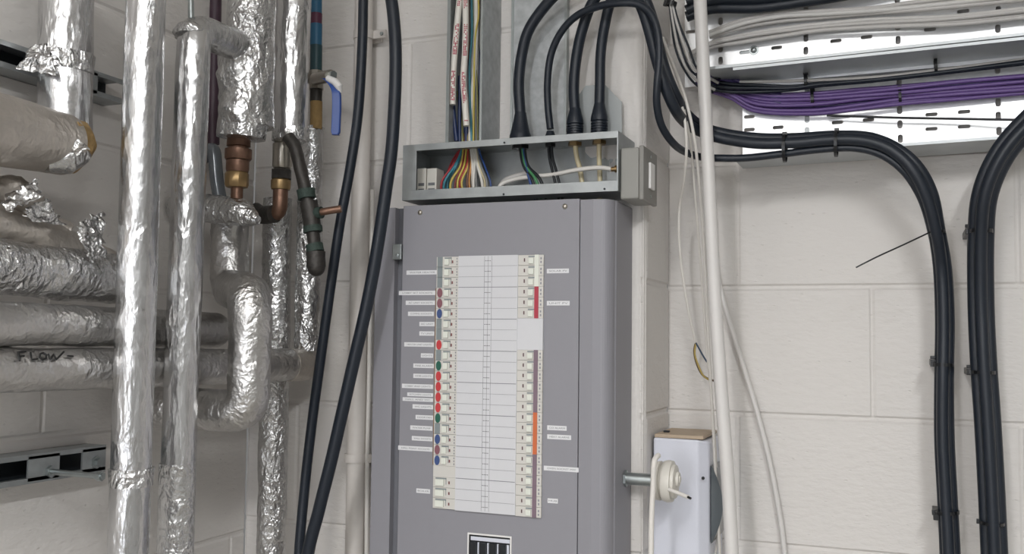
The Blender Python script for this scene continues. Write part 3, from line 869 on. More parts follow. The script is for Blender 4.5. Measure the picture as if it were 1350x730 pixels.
MB()._lathe(c, Vector((0, -1, 0)), [(.002, .0055), (.005, .005), (.007, .002)], 16).build('bolt_head', STEEL, bt, True)

# grey cables on the upper tray
G1t = [(935, 43), (980, 26), (1030, 17), (1080, 15), (1150, 11), (1200, 4), (1260, -3), (1350, -12)]
G1b = [(935, 49), (980, 36), (1030, 27.5), (1080, 23), (1150, 17), (1200, 14), (1260, 9), (1350, -1)]
G2t = [(900, 76), (935, 57), (980, 46), (1030, 38), (1080, 32), (1150, 26), (1200, 24), (1260, 20.5), (1350, 11)]
G2b = [(900, 80), (935, 63), (980, 55.5), (1030, 48), (1080, 41), (1150, 36), (1200, 34), (1260, 32), (1350, 23)]


def bundle(t, b, n, Yb, rpx, m, lab, group, cross=.15, jit=.006, name='cable', extra=430):
    for k in range(n):
        f = k / (n - 1); pts = []
        for i, (p, q) in enumerate(zip(t, b)):
            ff = f + cross * math.sin(i * 1.1 + k * 2.3) / 2
            ff = min(1, max(0, ff))
            pts.append((p[0] + (q[0] - p[0]) * ff, p[1] + (q[1] - p[1]) * ff, Yb - jit * (k % 2) - jit * .6 * math.sin(i * .9 + k)))
        l = pts[-1]; l0 = pts[-2]; pts.append((l[0] + extra, l[1] + (l[1] - l0[1]) / (l[0] - l0[0]) * extra, l[2]))
        mm = m[k % len(m)] if isinstance(m, list) else m
        cable(pts, rpx, mm, lab, group=group, name=name, seg=10)


bundle(G1t, G1b, 3, YRT - .018, 3.3, [GREYC, GREYC2], 'grey cable in the upper of two grey bundles on upper tray', 'grey cables, upper bundle of the tray', name='grey_cable')
bundle(G2t, G2b, 4, YRT - .018, 2.9, [GREYC2, GREYC], 'grey cable in the lower of two grey bundles on upper tray', 'grey cables, lower bundle of the tray', name='grey_cable')
# heavy dark cables along the top of the upper tray
for k, pts in enumerate(([(905, 22), (935, 12), (1000, 10), (1060, 2), (1110, -6), (1200, -25)], [(905, 14), (935, 1), (1000, -2), (1060, -9), (1150, -25)], [(905, 2), (935, -9), (1000, -12), (1100, -28)])):
    cable([(x, y, 1.735 - .008 * k) for x, y in pts], 7.5, BLK, ('lowest', 'middle', 'topmost')[k] + ' heavy black cable along top edge of upper tray', group='heavy black cables over the upper tray')
# purple data cables on the lower tray
PT = [(925, 98), (950, 103), (975, 118), (1010, 124), (1070, 123), (1130, 118), (1186, 113.5), (1260, 106), (1350, 99)]
PB = [(925, 118), (948, 123), (968, 131), (990, 144), (1015, 152.5), (1070, 149), (1130, 144), (1186, 137), (1350, 124)]
PB = [(925, 118), (946, 123), (966, 131), (990, 146), (1070, 150), (1130, 144), (1186, 137), (1260, 131), (1350, 124)]
bundle(PT, PB, 10, YRT - .014, 2.6, [PURP, PURP, PURPD, PURP], 'purple data cable in the flat bundle on lower tray', 'purple data cables on the lower tray', .1, .006, name='purple_cable')
for k in range(4):
    cable([(918, 92 + k * 6, 1.70), (938, 96 + k * 5, 1.73), (958, 100 + k * 6, 1.745), (985, 112 + k * 4, 1.755), (1030, 121 + k * 5, 1.755)], 2.6, PURPD,
          'dark purple cable curling down from behind upper tray', name='purple_cable', group='purple cables curling from behind the upper tray')
# black and grey row between the trays
BT = [(925, 104), (960, 110), (1000, 112), (1045, 114), (1080, 109.5), (1150, 103.5), (1230, 95), (1350, 80)]
BB = [(925, 116), (960, 121), (1000, 121), (1045, 118), (1080, 113), (1150, 107), (1230, 98), (1350, 84)]
bundle(BT, BB, 3, YRT - .032, 2.4, BLK, 'thin black cable in the row just above purple cables', 'thin black cables above the purple ones', .1, .004, name='black_cable')
cable([(975, 108, 1.74), (1030, 107, 1.74), (1080, 105.5, 1.74), (1160, 101, 1.74), (1230, 93, 1.74), (1400, 72, 1.74), (1760, 28, 1.74)], 2.2, GREYC, 'pale grey cable lying along the black row above purple cables')
cable([(1060, 106, 1.75), (1120, 101, 1.75), (1200, 94, 1.75), (1280, 87, 1.75), (1400, 76, 1.75), (1760, 34, 1.75)], 1.8, GREYD, 'darker grey cable lying along the black row above purple cables')
tie((1186, 117), (1187, 138), YRT - .014, 'black tie round the purple cables, right one', rpx=1.8, depth=.012)
tie((1071, 120), (1072, 141), YRT - .014, 'black tie round the purple cables, left one', rpx=2, depth=.013)
tie((1062, 98), (1063, 115), YRT - .03, 'black tie round thin black cables, left one', rpx=2, depth=.010)
tie((1233, 77), (1234, 96), YRT - .03, 'black tie round thin black cables, right one', rpx=2, depth=.010)
cable([(1090, 152, 1.752), (1180, 155, 1.75), (1260, 156.5, 1.75), (1350, 158, 1.74), (1400, 158, 1.74)], 1.7, BLK2, 'thin straight black wire lying across the middle of lower tray', name='black_wire', cat='wire')

# ------------------------------------------------------------------ thin cables left of the white conduit
TW = 'thin cables beside the white conduit'
for k, (dx, m, lb) in enumerate(((0, BLK, 'leftmost black'), (4, GREYC, 'left grey'), (8, BLK, 'middle black'), (13, GREYC, 'right grey'), (18, BLK, 'rightmost black'))):
    cable([(879 + dx * .35, -15, 1.66), (883 + dx * .35, 10, 1.66), (886 + dx * .6, 35, 1.66), (890 + dx, 62, 1.67), (901 + dx, 90, 1.68), (918 + dx * .8, 112 - dx * 1.0, 1.70), (940 + dx * .5, 122 - dx, 1.73)], 1.5 if m is BLK else 2,
          m, f'thin cable of strip hanging left of white conduit, {lb} one', name='thin_cable', group=TW)
tie((879, 4), (891, 6), 1.66, 'black tie gripping thin cables at top left of conduit', rpx=3, depth=.008)
cable([(872, 60, 1.70), (884, 90, 1.63), (896, 128, 1.575), (903, 160, 1.57), (905, 195, 1.58), (902, 235, 1.62), (896, 272, 1.67), (895, 305, 1.68), (899, 355, 1.70), (907, 405, 1.72), (917, 452, 1.74)], 1.9, WHC,
      'thin white cable hanging free, ending in bare coloured wires', name='white_cable')
cable([(874, 50, 1.71), (890, 92, 1.64), (905, 135, 1.575), (914, 175, 1.585), (921, 230, 1.63), (928, 330, 1.67), (934, 450, 1.68), (940, 560, 1.68), (944, 640, 1.68), (950, 760, 1.68)], 2.0, WHC,
      'thin white cable running down just left of white conduit', name='white_cable')
cable([(877, 62, 1.715), (893, 100, 1.63), (902, 145, 1.58), (909, 180, 1.595), (915, 240, 1.65), (923, 340, 1.70), (931, 450, 1.70), (941, 560, 1.71), (946, 700, 1.71), (940, 760, 1.71)], 1.6, WHC,
      'thinnest white cable, outer left of those beside white conduit', name='white_cable')
cable([(933, 300, 1.76), (943, 350, 1.77), (955, 402, 1.77), (976, 470, 1.775), (1000, 550, 1.775), (1020, 635, 1.775), (1037, 760, 1.775)], 3.4, WCOND,
      'slack white cable hanging down wall right of white conduit', name='white_cable')
w = 'loose stripped wire end, {} one, left of white conduit'
cable([(917, 452, 1.74), (915, 462, 1.738), (918, 478, 1.735), (926, 494, 1.73), (936, 500, 1.725), (942, 502, 1.72)], 1.3, mat('w_brown', '#5c4630', .5), w.format('brown'), name='wire', cat='wire', group='stripped wire ends')
cable([(917.5, 452, 1.737), (916, 466, 1.735), (921, 482, 1.73), (928, 496, 1.725), (938, 502, 1.72)], 1.2, mat('w_yellow', '#b09a54', .5), w.format('yellow'), name='wire', cat='wire', group='stripped wire ends')
cable([(917.5, 452, 1.735), (922, 460, 1.73), (927, 469, 1.725), (932, 477, 1.72)], 1.1, mat('w_blue', '#3d4f66', .5), w.format('dark blue'), name='wire', cat='wire', group='stripped wire ends')

# conduits
cable([(920, -60, 1.612), (923, 0, 1.612), (943, 400, 1.612), (966, 760, 1.612)], 8.7, WCOND, 'white plastic conduit leaning in front of the cable trays', name='conduit', cat='conduit', seg=28)
q0, q1 = P(481, -60, Y=1.572), P(466, 800, Y=1.572); q1 = tofloor(q0, q1); rr = M(P(473, 400, Y=1.572), 12.2)
cd_ = MB().tube([q0, q1], rr, 32).build('conduit', PCOND, None, True)
tag(cd_, 'painted white pipe running up the wall behind the black cables', 'conduit')
for (cy, lb, screw) in ((47, 'upper', True), (603, 'lower', False)):
    cx = 481 - 15 * cy / 730; c = P(cx, cy, Y=1.572); hw = M(c, 5.5)
    sd = empty('pipe_saddle', c, f'{lb} white saddle clamp holding the painted pipe to wall', 'clamp', 'saddles on the painted pipe')
    mb = MB(); n = 18; vs = []; fs = []
    for i in range(n + 1):
        an = math.pi * i / n; d = Vector((math.cos(an), -math.sin(an), 0))
        for rr_ in (rr + .0005, rr + .003):
            for zz in (-hw, hw): vs.append(c + d * rr_ + Vector((0, 0, zz)))
    for i in range(n):
        a = i * 4; b = a + 4; fs += [(a + 2, a + 3, b + 3, b + 2), (a, b, b + 1, a + 1), (a, a + 2, b + 2, b), (a + 1, b + 1, b + 3, a + 3)]
    mb.add(vs, fs).build('band', PCOND, sd, True)
    MB().box(c.x + rr, c.x + rr + .028, DB - .028, DB - .022, c.z - hw, c.z + hw).box(c.x - rr - .006, c.x + rr + .008, DB - .004, DB, c.z - hw, c.z + hw).build('tab', PCOND, sd, bevel=.001)
    if screw: MB()._lathe((c.x + rr + .02, DB - .028, c.z), Vector((0, -1, 0)), [(0, .004), (.002, .003)], 14).build('screw', STEEL, sd, True)
cable([(491, 250, 1.575), (487, 480, 1.575), (484, 620, 1.575), (483, 760, 1.575)], 3, WHC, 'white cable squeezed between painted pipe and grey board', name='white_cable')

# ------------------------------------------------------------------ white unit, nipple and round fitting at lower right
ux0 = XP + .004; ux1 = P(930, 650, Y=1.655).x; uz1 = P(895, 578, Y=1.655).z
un = empty('wall_unit', ((ux0 + ux1) / 2, 1.72, uz1 - .26), 'white plastic unit with smoked curved cover at foot of pier', 'enclosure')
mb = MB()
prof = [(ux0, 1.655), (ux1 - .012, 1.655), (ux1 + .004, 1.672), (ux1 + .006, 1.785), (ux0, 1.785)]
n = len(prof)
mb.add([(x, y, uz1 - .26) for x, y in prof] + [(x, y, uz1 - (.004 if i in (2, 3) else 0)) for i, (x, y) in enumerate(prof)],
       [(i, (i + 1) % n, n + (i + 1) % n, n + i) for i in range(n)] + [tuple(reversed(range(n))), tuple(range(n, 2 * n))])
mb.build('housing', BLUEW, un, bevel=.004)
MB().box(ux0 + .002, ux1 - .004, 1.657, 1.783, uz1, uz1 + .006).build('lid', WOODB, un, bevel=.001)
c = P(879, 572, Y=1.70)
MB().box(c.x - .004, c.x + .006, 1.69, 1.70, uz1 + .006, uz1 + .009).build('lid_screw', DARKIN, un, bevel=.001)
# smoked cover : curved door bulging towards +X
sz1, sz0 = P(940, 612, Y=1.70).z, P(940, 712, Y=1.70).z
mb = MB(); vs = []; fs = []; n = 16
for i in range(n + 1):
    f = i / n; z = sz1 + (sz0 - sz1) * f; b_ = .018 * math.sin(math.pi * f)
    vs += [(ux1 + .006, 1.673, z), (ux1 + .007 + b_, 1.676, z), (ux1 + .007 + b_, 1.78, z), (ux1 + .006, 1.78, z)]
for i in range(n):
    for q in range(4):
        fs.append((i * 4 + q, i * 4 + (q + 1) % 4, (i + 1) * 4 + (q + 1) % 4, (i + 1) * 4 + q))
fs += [(3, 2, 1, 0), tuple(n * 4 + q for q in range(4))]
mb.add(vs, fs).build('smoked_cover', SMOKE, un, True)
c = P(927, 630, Y=1.655); MB()._lathe(c, Vector((0, -1, 0)), [(0, .0028), (.001, .0028)], 12).build('screw_cap', BLK2, un)

YN = 1.555; xa = XS + .0005; nz_ = P(850, 632, Y=YN)
np_ = empty('conduit_nipple', (xa, YN, nz_.z), 'short threaded steel nipple joining board side to white fitting', 'pipe fitting')
xe = P(864, 632, Y=YN).x
pr = []
L_ = xe - xa
for k in range(26): pr.append((L_ * k / 25, .0097 if k % 2 else .0101))
MB()._lathe((xa, YN, nz_.z), Vector((1, 0, 0)), pr, 20).build('thread', STEEL, np_, True)
MB()._lathe((xa, YN, nz_.z), Vector((1, 0, 0)), [(0, .0135), (.004, .0135)], 6).build('locknut', STEEL, np_)
rf = empty('round_fitting', (xe, YN, nz_.z), 'round ribbed white plastic fitting beside the grey board', 'pipe fitting')
MB()._lathe((xe + .0002, YN, nz_.z), Vector((1, 0, 0)), [(0, .024), (.002, .030), (.009, .031), (.010, .026), (.013, .026), (.0135, .031), (.020, .033), (.028, .032), (.0285, .027), (.033, .026), (.034, .020)], 40).build('body', WPL2, rf, True)
MB()._lathe((xe + .0345, YN, nz_.z + .004), Vector((1, 0, 0)), [(0, .012), (.004, .011), (.0045, .006), (.006, .005)], 20).build('boss', WPL2, rf, True)
c0 = P(884, 644, Y=YN - .036); c1 = P(910, 656, Y=YN - .05)
cable([(882, 645, YN - .032), (895, 650, YN - .04), (907, 655, YN - .05)], 2.6, WHC, 'short white cable stub with black tip sticking out of fitting', name='cable_stub', cat='cable')
tp = cable([(906.5, 654.8, YN - .05), (911, 657, YN - .052)], 1.6, BLK2, 'small black tip on the short white cable stub', name='cable_end_cap', cat='cap')
cable([(868, 600, 1.515), (863, 606, 1.50), (861, 640, 1.50), (859, 680, 1.50), (858, 760, 1.50)], 3.6, WHC, 'white cable hanging down in front of the round fitting', name='white_cable')

# ------------------------------------------------------------------ wires inside trough and riser
WC = {'red': '#a8343a', 'teal': '#3c8090', 'blue': '#2f4c86', 'yellow': '#c8b458', 'green': '#4c8a5c', 'brown': '#6a4634', 'white': '#dcd8d0', 'cream': '#d8cba8', 'grey': '#8a8a88', 'black': '#1d2024', 'olive': '#7d7c4c', 'orange': '#c48a4c', 'darkred': '#7a2c30', 'navy': '#26345c'}
WM = {k: mat('w_' + k + '_s', v, .4) for k, v in WC.items()}
fan = [(583, 'red', 'brown'), (588, 'teal', 'teal'), (591, 'teal', 'blue'), (597, 'yellow', 'yellow'), (601, 'darkred', 'red'), (605, 'yellow', 'yellow'), (609, 'red', 'red'), (612, 'yellow', 'olive'), (616, 'brown', 'brown'), (620, 'orange', 'orange'),
       (624, 'white', 'white'), (628, 'white', 'white'), (631, 'grey', 'grey'), (635, 'white', 'white'), (639, 'cream', 'cream'), (643, 'grey', 'grey'), (647, 'blue', 'blue')]
lab_seen = {}
import collections
cnt = collections.Counter(f[1] for f in fan); ordn = collections.Counter()
ORD = ['first', 'second', 'third', 'fourth']
for k, (x, cn, _) in enumerate(fan):
    ordn[cn] += 1
    lb = f'{cn} wire fanning out inside the steel trunking' if cnt[cn] == 1 else f'{ORD[ordn[cn]-1]} {cn} wire from the left in the trunking fan'
    tx_ = 607 + (x - 583) * .38 + random.uniform(-1.5, 1.5)
    cable([(tx_, 176, 1.56), (tx_, 196, 1.555), (tx_ + (x - tx_) * .35 + random.uniform(-2, 2), 218, 1.54), (x + random.uniform(-4, 1), 240, 1.528 + random.uniform(0, .015)), (x + random.uniform(-3, 3), 262, 1.53 + random.uniform(0, .015))], random.uniform(1.3, 1.7) if cn != 'white' else 2.0, WM[cn], lb,
          name='wire', cat='wire', group='coloured wires fanning out in the trunking')
for k, (x, dx) in enumerate(((593, -6), (603, 4), (606, -5))):
    cable([(612 + k * 2, 188, 1.57), (x + dx + 8, 215, 1.56), (x + dx, 240, 1.545), (x + dx - 4, 262, 1.545)], 1.4, WM[('red', 'green', 'navy')[k]], ('dark red', 'green', 'navy blue')[k] + ' wire lying behind the fan at back of trunking', name='wire', cat='wire', group='coloured wires fanning out in the trunking')
cable([(654, 262, 1.54), (660, 244, 1.545), (676, 237, 1.55), (700, 233, 1.55), (730, 230, 1.545), (760, 224, 1.54), (790, 221, 1.54), (808, 223, 1.54)], 3, WHC, 'white cable sweeping along inside trunking to the right end', name='white_cable')
cable([(656, 262, 1.56), (664, 240, 1.565), (682, 232, 1.57), (697, 228, 1.57)], 4, GREYC, 'short grey cable curving up inside the middle of trunking', name='grey_cable')
for k, (x0, x1, m, lb) in enumerate(((686, 701, 'black', 'black core dropping from large gland, left'), (689, 706, 'green', 'green core dropping from large gland'), (692, 712, 'black', 'black core dropping from large gland, right'), (690, 698, 'blue', 'blue core dropping from large gland'))):
    cable([(x0, 182, 1.55), (x0, 196, 1.55), (x0 + 4, 218, 1.545), (x1, 236, 1.54), (x1 + 8, 262, 1.54)], 2, WM[m], lb, name='wire', cat='wire', group='cores below the large gland')
for k in range(2):
    cable([(723 + k * 4, 182, 1.55), (724 + k * 4, 205, 1.55), (729 + k * 5, 228, 1.545), (737 + k * 5, 262, 1.54)], 2, WM['black'], ('left', 'right')[k] + ' black core dropping from small gland', name='wire', cat='wire', group='cores below the small gland')
cable([(758, 184, 1.555), (760, 205, 1.56), (765, 225, 1.565), (770, 262, 1.565)], 3.4, WM['cream'], 'pale cable dropping from left ridged gland inside trunking', name='cable')
cable([(790, 184, 1.555), (790, 210, 1.56), (791, 235, 1.565), (791, 262, 1.565)], 3.4, WM['cream'], 'pale cable dropping from right ridged gland inside trunking', name='cable')
MB_ = MB().lathe(P(806, 223, Y=1.54), (1, 0, 0), [(0, .004), (.006, .004), (.0065, .006), (.010, .006)], 16).build('brass_bush', BRASS, None, True)
tag(MB_, 'little brass bush where white cable leaves trunking', 'bush')

# riser contents
def sleeve(pts, rpx, Y, label):
    w_ = px3(pts, Y); r = M(w_[0], rpx); sp_ = spline(w_, .003)
    s_ = MB().tube(sp_, r, 14).build('printed_sleeve', WM['white'], None, True)
    tag(s_, label, 'sleeve', 'white sleeves with red print')
    mb = MB(); i = 6
    while i < len(sp_) - 3:
        if (i // 9) % 3 != 2:
            p = sp_[i]; v = (CAM - p).normalized(); q = p + v * r * 1.02
            for dx in (-1, 0, 1):
                if random.random() < .75:
                    side = Vector((math.cos(YAW), math.sin(YAW), 0)) * dx * r * .38
                    mb.obox(q + side - v * abs(dx) * r * .09, Vector((r * .16, 0, 0)), Vector((0, r * .06, 0)), Vector((0, 0, .0009 + random.random() * .0006)))
        i += 1
    mb.build('print', mat('sleeve_print', '#a8384e', .6), s_)


sleeve([(609, -30), (606, 0), (603, 30), (599, 75), (597, 110), (596.5, 138)], 4.4, 1.53, 'white sleeve with red print, left of two in the riser')
sleeve([(613, -30), (614, 30), (613, 70), (611, 105), (613, 135), (615, 166)], 4.2, 1.528, 'white sleeve with red print, right of two in the riser')
RW = 'wires in the steel riser'
rw = [([(597, 136), (598, 150), (602, 186)], 3, 'navy', 'navy wire below the left printed sleeve'), ([(606, 100), (606, 130), (606, 160), (606, 190)], 2.4, 'navy', 'navy wire between the two printed sleeves'),
      ([(604, 120), (607, 150), (610, 190)], 2.2, 'olive', 'olive wire between the two printed sleeves'), ([(615, 164), (615, 190)], 3, 'navy', 'navy wire below the right printed sleeve'),
      ([(618, -30), (618, 60), (620, 120), (620, 190)], 1.6, 'brown', 'brown wire right of printed sleeves in the riser'), ([(621, -30), (622, 20), (622, 45), (619, 90), (622, 190)], 1.6, 'teal', 'teal wire right of printed sleeves in the riser'),
      ([(627, -30), (628, 30), (627, 60), (625, 100), (622, 140), (620, 190)], 3.4, 'white', 'white wire bowing left in the riser'), ([(630, -30), (630, 40), (629, 110), (627, 150), (628, 190)], 2.0, 'grey', 'grey wire near the right side of riser'),
      ([(632, -30), (631, 15), (629, 40), (632, 80), (631, 190)], 1.8, 'navy', 'navy wire crossing the top right of riser'), ([(634, -30), (633, 100), (632, 190)], 1.5, 'white', 'white wire hard against right side of riser'),
      ([(629, -30), (631, 20), (627, 45), (624, 190)], 1.3, 'yellow', 'yellow wire crossing the top right of riser'), ([(624, -30), (625, 50), (629, 120), (630, 190)], 1.2, 'olive', 'olive wire near the right side of riser'),
      ([(600, -30), (598, 20), (594.5, 70), (593.5, 190)], 2.2, 'green', 'green wire hard against left side of riser'), ([(603, -30), (600, 40), (596, 90), (599, 190)], 1.4, 'yellow', 'yellow wire behind left printed sleeve')]
for i, (pts, r, cn, lb) in enumerate(rw):
    cable([(x, y, 1.548 + .004 * (i % 5)) for x, y in pts], r, WM[cn], lb, name='wire', cat='wire', group=RW)
a, b = P(604, 181, Y=1.53), P(634, 187, Y=1.53)
tag(MB().box(a.x, b.x, 1.525, 1.575, tz1, tz1 + .004).build('wire_bushing', WM['cream'], None, bevel=.0015), 'cream plastic bushing where wires enter the trunking', 'bushing')

# ------------------------------------------------------------------ struts on the left wall
def strut(pxl, pxr, label, slots, h=.041):
    A, B = P(pxl[0], pxl[1], X=XL + .041), P(pxr[0], pxr[1], X=XL + .041)
    zt = (A.z + B.z) / 2
    y0, y1 = .55, B.y
    s_ = empty('strut_channel', (XL, (y0 + y1) / 2, zt - h), label, 'strut channel', 'slotted channels on the left wall')
    mb = MB(); x1 = XL + .041
    mb.box(XL, x1, y0, y1, zt - .003, zt).box(XL, x1, y0, y1, zt - h, zt - h + .003).box(XL, XL + .003, y0, y1, zt - h, zt)
    mb.build('channel', GALV, s_)
    mb = MB(); ys = sorted([P(q, 600, X=x1).y for q in slots]); prev = y0
    seg = [y0] + ys + [y1]
    mb.box(x1 - .003, x1, y0, y1, zt - .007, zt - .003).box(x1 - .003, x1, y0, y1, zt - h + .003, zt - h + .008)
    for i in range(0, len(seg) - 1, 2): mb.box(x1 - .003, x1, seg[i], seg[i + 1], zt - h + .003, zt - .003)
    mb.build('slotted_face', GALV, s_)
    MB().box(XL + .003, XL + .004, y0, y1 - .001, zt - h + .003, zt - .003).build('slot_shade', DARKIN, s_)  # dark sheet added to stand for the shade inside the slots
    return zt


zs1 = strut((0, 51), (164, 106), 'upper slotted steel channel on left wall behind foil pipes', [-120, -60, -40, 62, 110, 152], .038)
zs2 = strut((0, 603), (140, 587), 'lower slotted steel channel on left wall with threaded rod', [-70, -50, -40, 38, 79, 109], .041)
# rod and clamp of the near pipe
YP2 = 1.066
ra = P(62, 620, X=XL + .041); ra.y = YP2 + .02
ra = P(62, 621, X=XL + .036); rb = P(136, 628, Y=ra.y)
rd = empty('threaded_rod', ra, 'threaded steel rod from lower channel to the near foil pipe', 'threaded rod')
L_ = (rb - ra).length; ax = (rb - ra).normalized()
pr = [(L_ * k / 60, .0036 if k % 2 else .0042) for k in range(61)]
MB()._lathe(ra, ax, pr, 14).build('rod', STEEL, rd, True)
MB()._lathe(ra + ax * .004, ax, [(0, .009), (.006, .009)], 6).build('nut', STEEL, rd)
MB()._lathe(ra + ax * .001, ax, [(0, .013), (.002, .013)], 20).build('washer', STEEL, rd)
MB()._lathe(rb - ax * .010, ax, [(0, .007), (.008, .007)], 6).build('nut', STEEL, rd)
bb = P(127, 609, X=XL + .041)
MB()._lathe(bb, Vector((1, 0, 0)), [(0, .010), (.002, .010), (.0022, .007), (.008, .007)], 6).build('channel_bolt', STEEL, None)
bpy.data.objects['channel_bolt']['label'] = 'hexagon bolt at right end of lower channel by the pipe'; bpy.data.objects['channel_bolt']['category'] = 'bolt'

# ------------------------------------------------------------------ foil insulated pipes
dS = crumple(.0007, 18, .0004, 60)
dC = crumple(.003, 22, .0022, 75)
dM = crumple(.0018, 18, .0012, 45)
# near vertical pipes
a, b = P(194.5, -60, Y=YP2), P(167, 790, Y=YP2)
b = tofloor(a, b)
p2 = pipe([a, b], .0268, FOIL_S, 'nearest tall smooth foil pipe, full height, in front of horizontal pipes', dS)
zc = P(168, 628, Y=YP2)
zc = a.lerp(b, (a.z - zc.z) / (a.z - b.z))
MB().tube([zc + Vector((0, 0, -.012)), zc + Vector((0, 0, .012))], .030, 48, crumple(.004, 60, .003, 120)).build('clamp_wrap', FOIL_C, p2, True)
YP3 = 1.17
a, b = P(256, 38, Y=YP3), P(228.5, 790, Y=YP3)
b = tofloor(a, b)
e = P(312, 60, Y=1.285)
p3 = pipe([b, a, e], .0248, FOIL_S, 'tall foil pipe that elbows at top into the thick pipe', dS, rad=.03)
c = P(250, 23, Y=YP3)
c = P(254, 31, Y=YP3)
MB().tube([c + Vector((-.004 + .0006 * i, 0, .008 - .0045 * i)) for i in range(7)], [.004, .012, .018, .022, .025, .026, .026], 40, crumple(.005, 50, .003, 90)).build('elbow_cap', FOIL_C, p3, True)
MB().tube([P(230.5, 735, Y=YP3), P(235, 610, Y=YP3)], .0262, 48, crumple(.002, 40, .002, 100)).build('foil_wrap', FOIL_C, p3, True)
cable([(251, -40, YP3), (252, 26, YP3)], 4, STEEL, 'thin steel rod rising from top of the elbowed foil pipe', name='hanger_rod', cat='rod')
# thick pipe by the corner
YP4 = 1.32
a, b = P(333, -60, Y=YP4), P(329, 168, Y=YP4)
p4 = pipe([a, b], .0385, FOIL_C, 'thick crumpled foil pipe above the copper fitting', dC)
MB().tube(rounded([P(322, 62, Y=YP4 - .01), P(320, 160, Y=YP4 - .01), P(318, 182, Y=YP4 - .01)], .01), [.041] * 1 and .040, 56, crumple(.006, 28, .004, 60)).build('outer_wrap', FOIL_C, p4, True)
YP5 = 1.42
p5 = pipe([P(388.5, -60, Y=YP5), P(383, 178, Y=YP5)], .0295, FOIL_S, 'foil pipe at corner beside the blue valve handle', crumple(.0015, 16, .0008, 60))
MB().tube([P(383, 170, Y=YP5), P(382.5, 186, Y=YP5)], .0305, 48, crumple(.004, 40, .003, 100)).build('foil_end_wrap', FOIL_C, p5, True)

# horizontal pipes along the left wall
H1 = [P(-150, 421, X=-1.052), P(0, 426.5, X=-1.052), P(180, 431.5, X=-1.052), P(292, 435, X=-1.052), P(292, 435, X=-1.052) + Vector((-.11, .03, 0))]
pipe(H1, .0283, FOIL_M, 'upper of two long horizontal foil pipes passing behind', dM, rad=.035)
h2a, h2b = P(0, 487.5, X=-1.053), P(392, 481, X=-1.012)
h2s = P(-150, 489, X=-1.062)
h2c = Vector((h2b.x, h2b.y, h2b.z))
top10 = P(407, 172, Y=h2b.y + .015)
H2 = [h2s, h2a, h2b, Vector((h2b.x + .006, h2b.y + .012, h2b.z))]
h2o = pipe([h2s, h2a, h2b], .0285, FOIL_M, 'lower long horizontal foil pipe with handwriting on it', dM, rad=.02)
MB().tube([P(380, 481.3, X=-1.0125), P(396, 481, X=-1.010), P(404, 481, X=-1.006), P(409, 481, X=-1.004)], [.029, .029, .027, .018], 48, crumple(.002, 30, .001, 60)).build('end_cap', FOIL_B, h2o, True)
# handwriting on the lower pipe
axd = (h2b - h2a).normalized()


def oncyl(px, py, r=.0290):
    d = ray(px, py).normalized(); o = CAM - h2a
    dd = d - axd * d.dot(axd); oo = o - axd * o.dot(axd)
    A_ = dd.dot(dd); B_ = 2 * dd.dot(oo); C_ = oo.dot(oo) - r * r; D_ = B_ * B_ - 4 * A_ * C_
    t = (-B_ - math.sqrt(max(D_, 0))) / (2 * A_)
    return CAM + d * t


strokes = [[(24, 464), (26, 475.5)], [(24, 464), (34, 463)], [(25, 469.5), (32, 469)], [(40.5, 464.5), (41.5, 474), (50, 473)],
           [(53, 466), (57, 465), (61, 468), (60.5, 472.5), (56, 474), (52.5, 471), (53, 466)], [(63.5, 466.5), (66.5, 473.5), (70.5, 467), (74.5, 473.5), (84, 463.5)], [(89, 469), (96.5, 469.5)]]
mb = MB()
for s_ in strokes:
    q = []
    for i in range(len(s_) - 1):
        for k in range(5): q.append(oncyl(s_[i][0] + (s_[i + 1][0] - s_[i][0]) * k / 5, s_[i][1] + (s_[i + 1][1] - s_[i][1]) * k / 5, .0311))
    q.append(oncyl(*s_[-1], .0311)); mb.tube(q, .0013, 6)
mb.build('handwriting', mat('marker_ink', '#161616', .6), h2o)
# torn big pipe, middle left
h0a, h0b = P(-150, 336, X=-1.07), P(165, 369, X=-1.07)
tb_ = pipe([h0a, h0b], .0355, FOIL_C, 'torn foil pipe above the two horizontal ones, insulation showing', crumple(.004, 20, .003, 55), name='torn_pipe')
MB().tube(rounded([P(-100, 270, X=-1.09), P(20, 300, X=-1.09), P(100, 333, X=-1.085), P(150, 352, X=-1.08)], .03), [.030] * 1 and .026, 48, crumple(.008, 22, .002, 60)).build('exposed_insulation', FOIL_B, tb_, True)
MB().tube(rounded([P(-60, 240, X=-1.12), P(20, 258, X=-1.115), P(50, 285, X=-1.11), P(80, 310, X=-1.10)], .03), .024, 40, crumple(.012, 25, .006, 60)).build('torn_foil', FOIL_B, tb_, True)
sheet([P(0, 262, X=-1.07), P(46, 232, X=-1.06), P(56, 262, X=-1.05), P(8, 276, X=-1.05)], 22, 14, .008, 55, FOIL_C, 'foil_flap', tb_, ragged=.01)
sheet([P(30, 280, X=-1.06), P(60, 262, X=-1.06), P(84, 296, X=-1.05), P(45, 292, X=-1.05)], 22, 14, .007, 55, FOIL_C, 'foil_flap', tb_, ragged=.01)
sheet([P(97, 300, X=-1.03), P(136, 277, X=-1.05), P(138, 338, X=-1.03), P(118, 345, X=-1.02)], 22, 22, .009, 50, FOIL_C, 'foil_flap', tb_, ragged=.012)
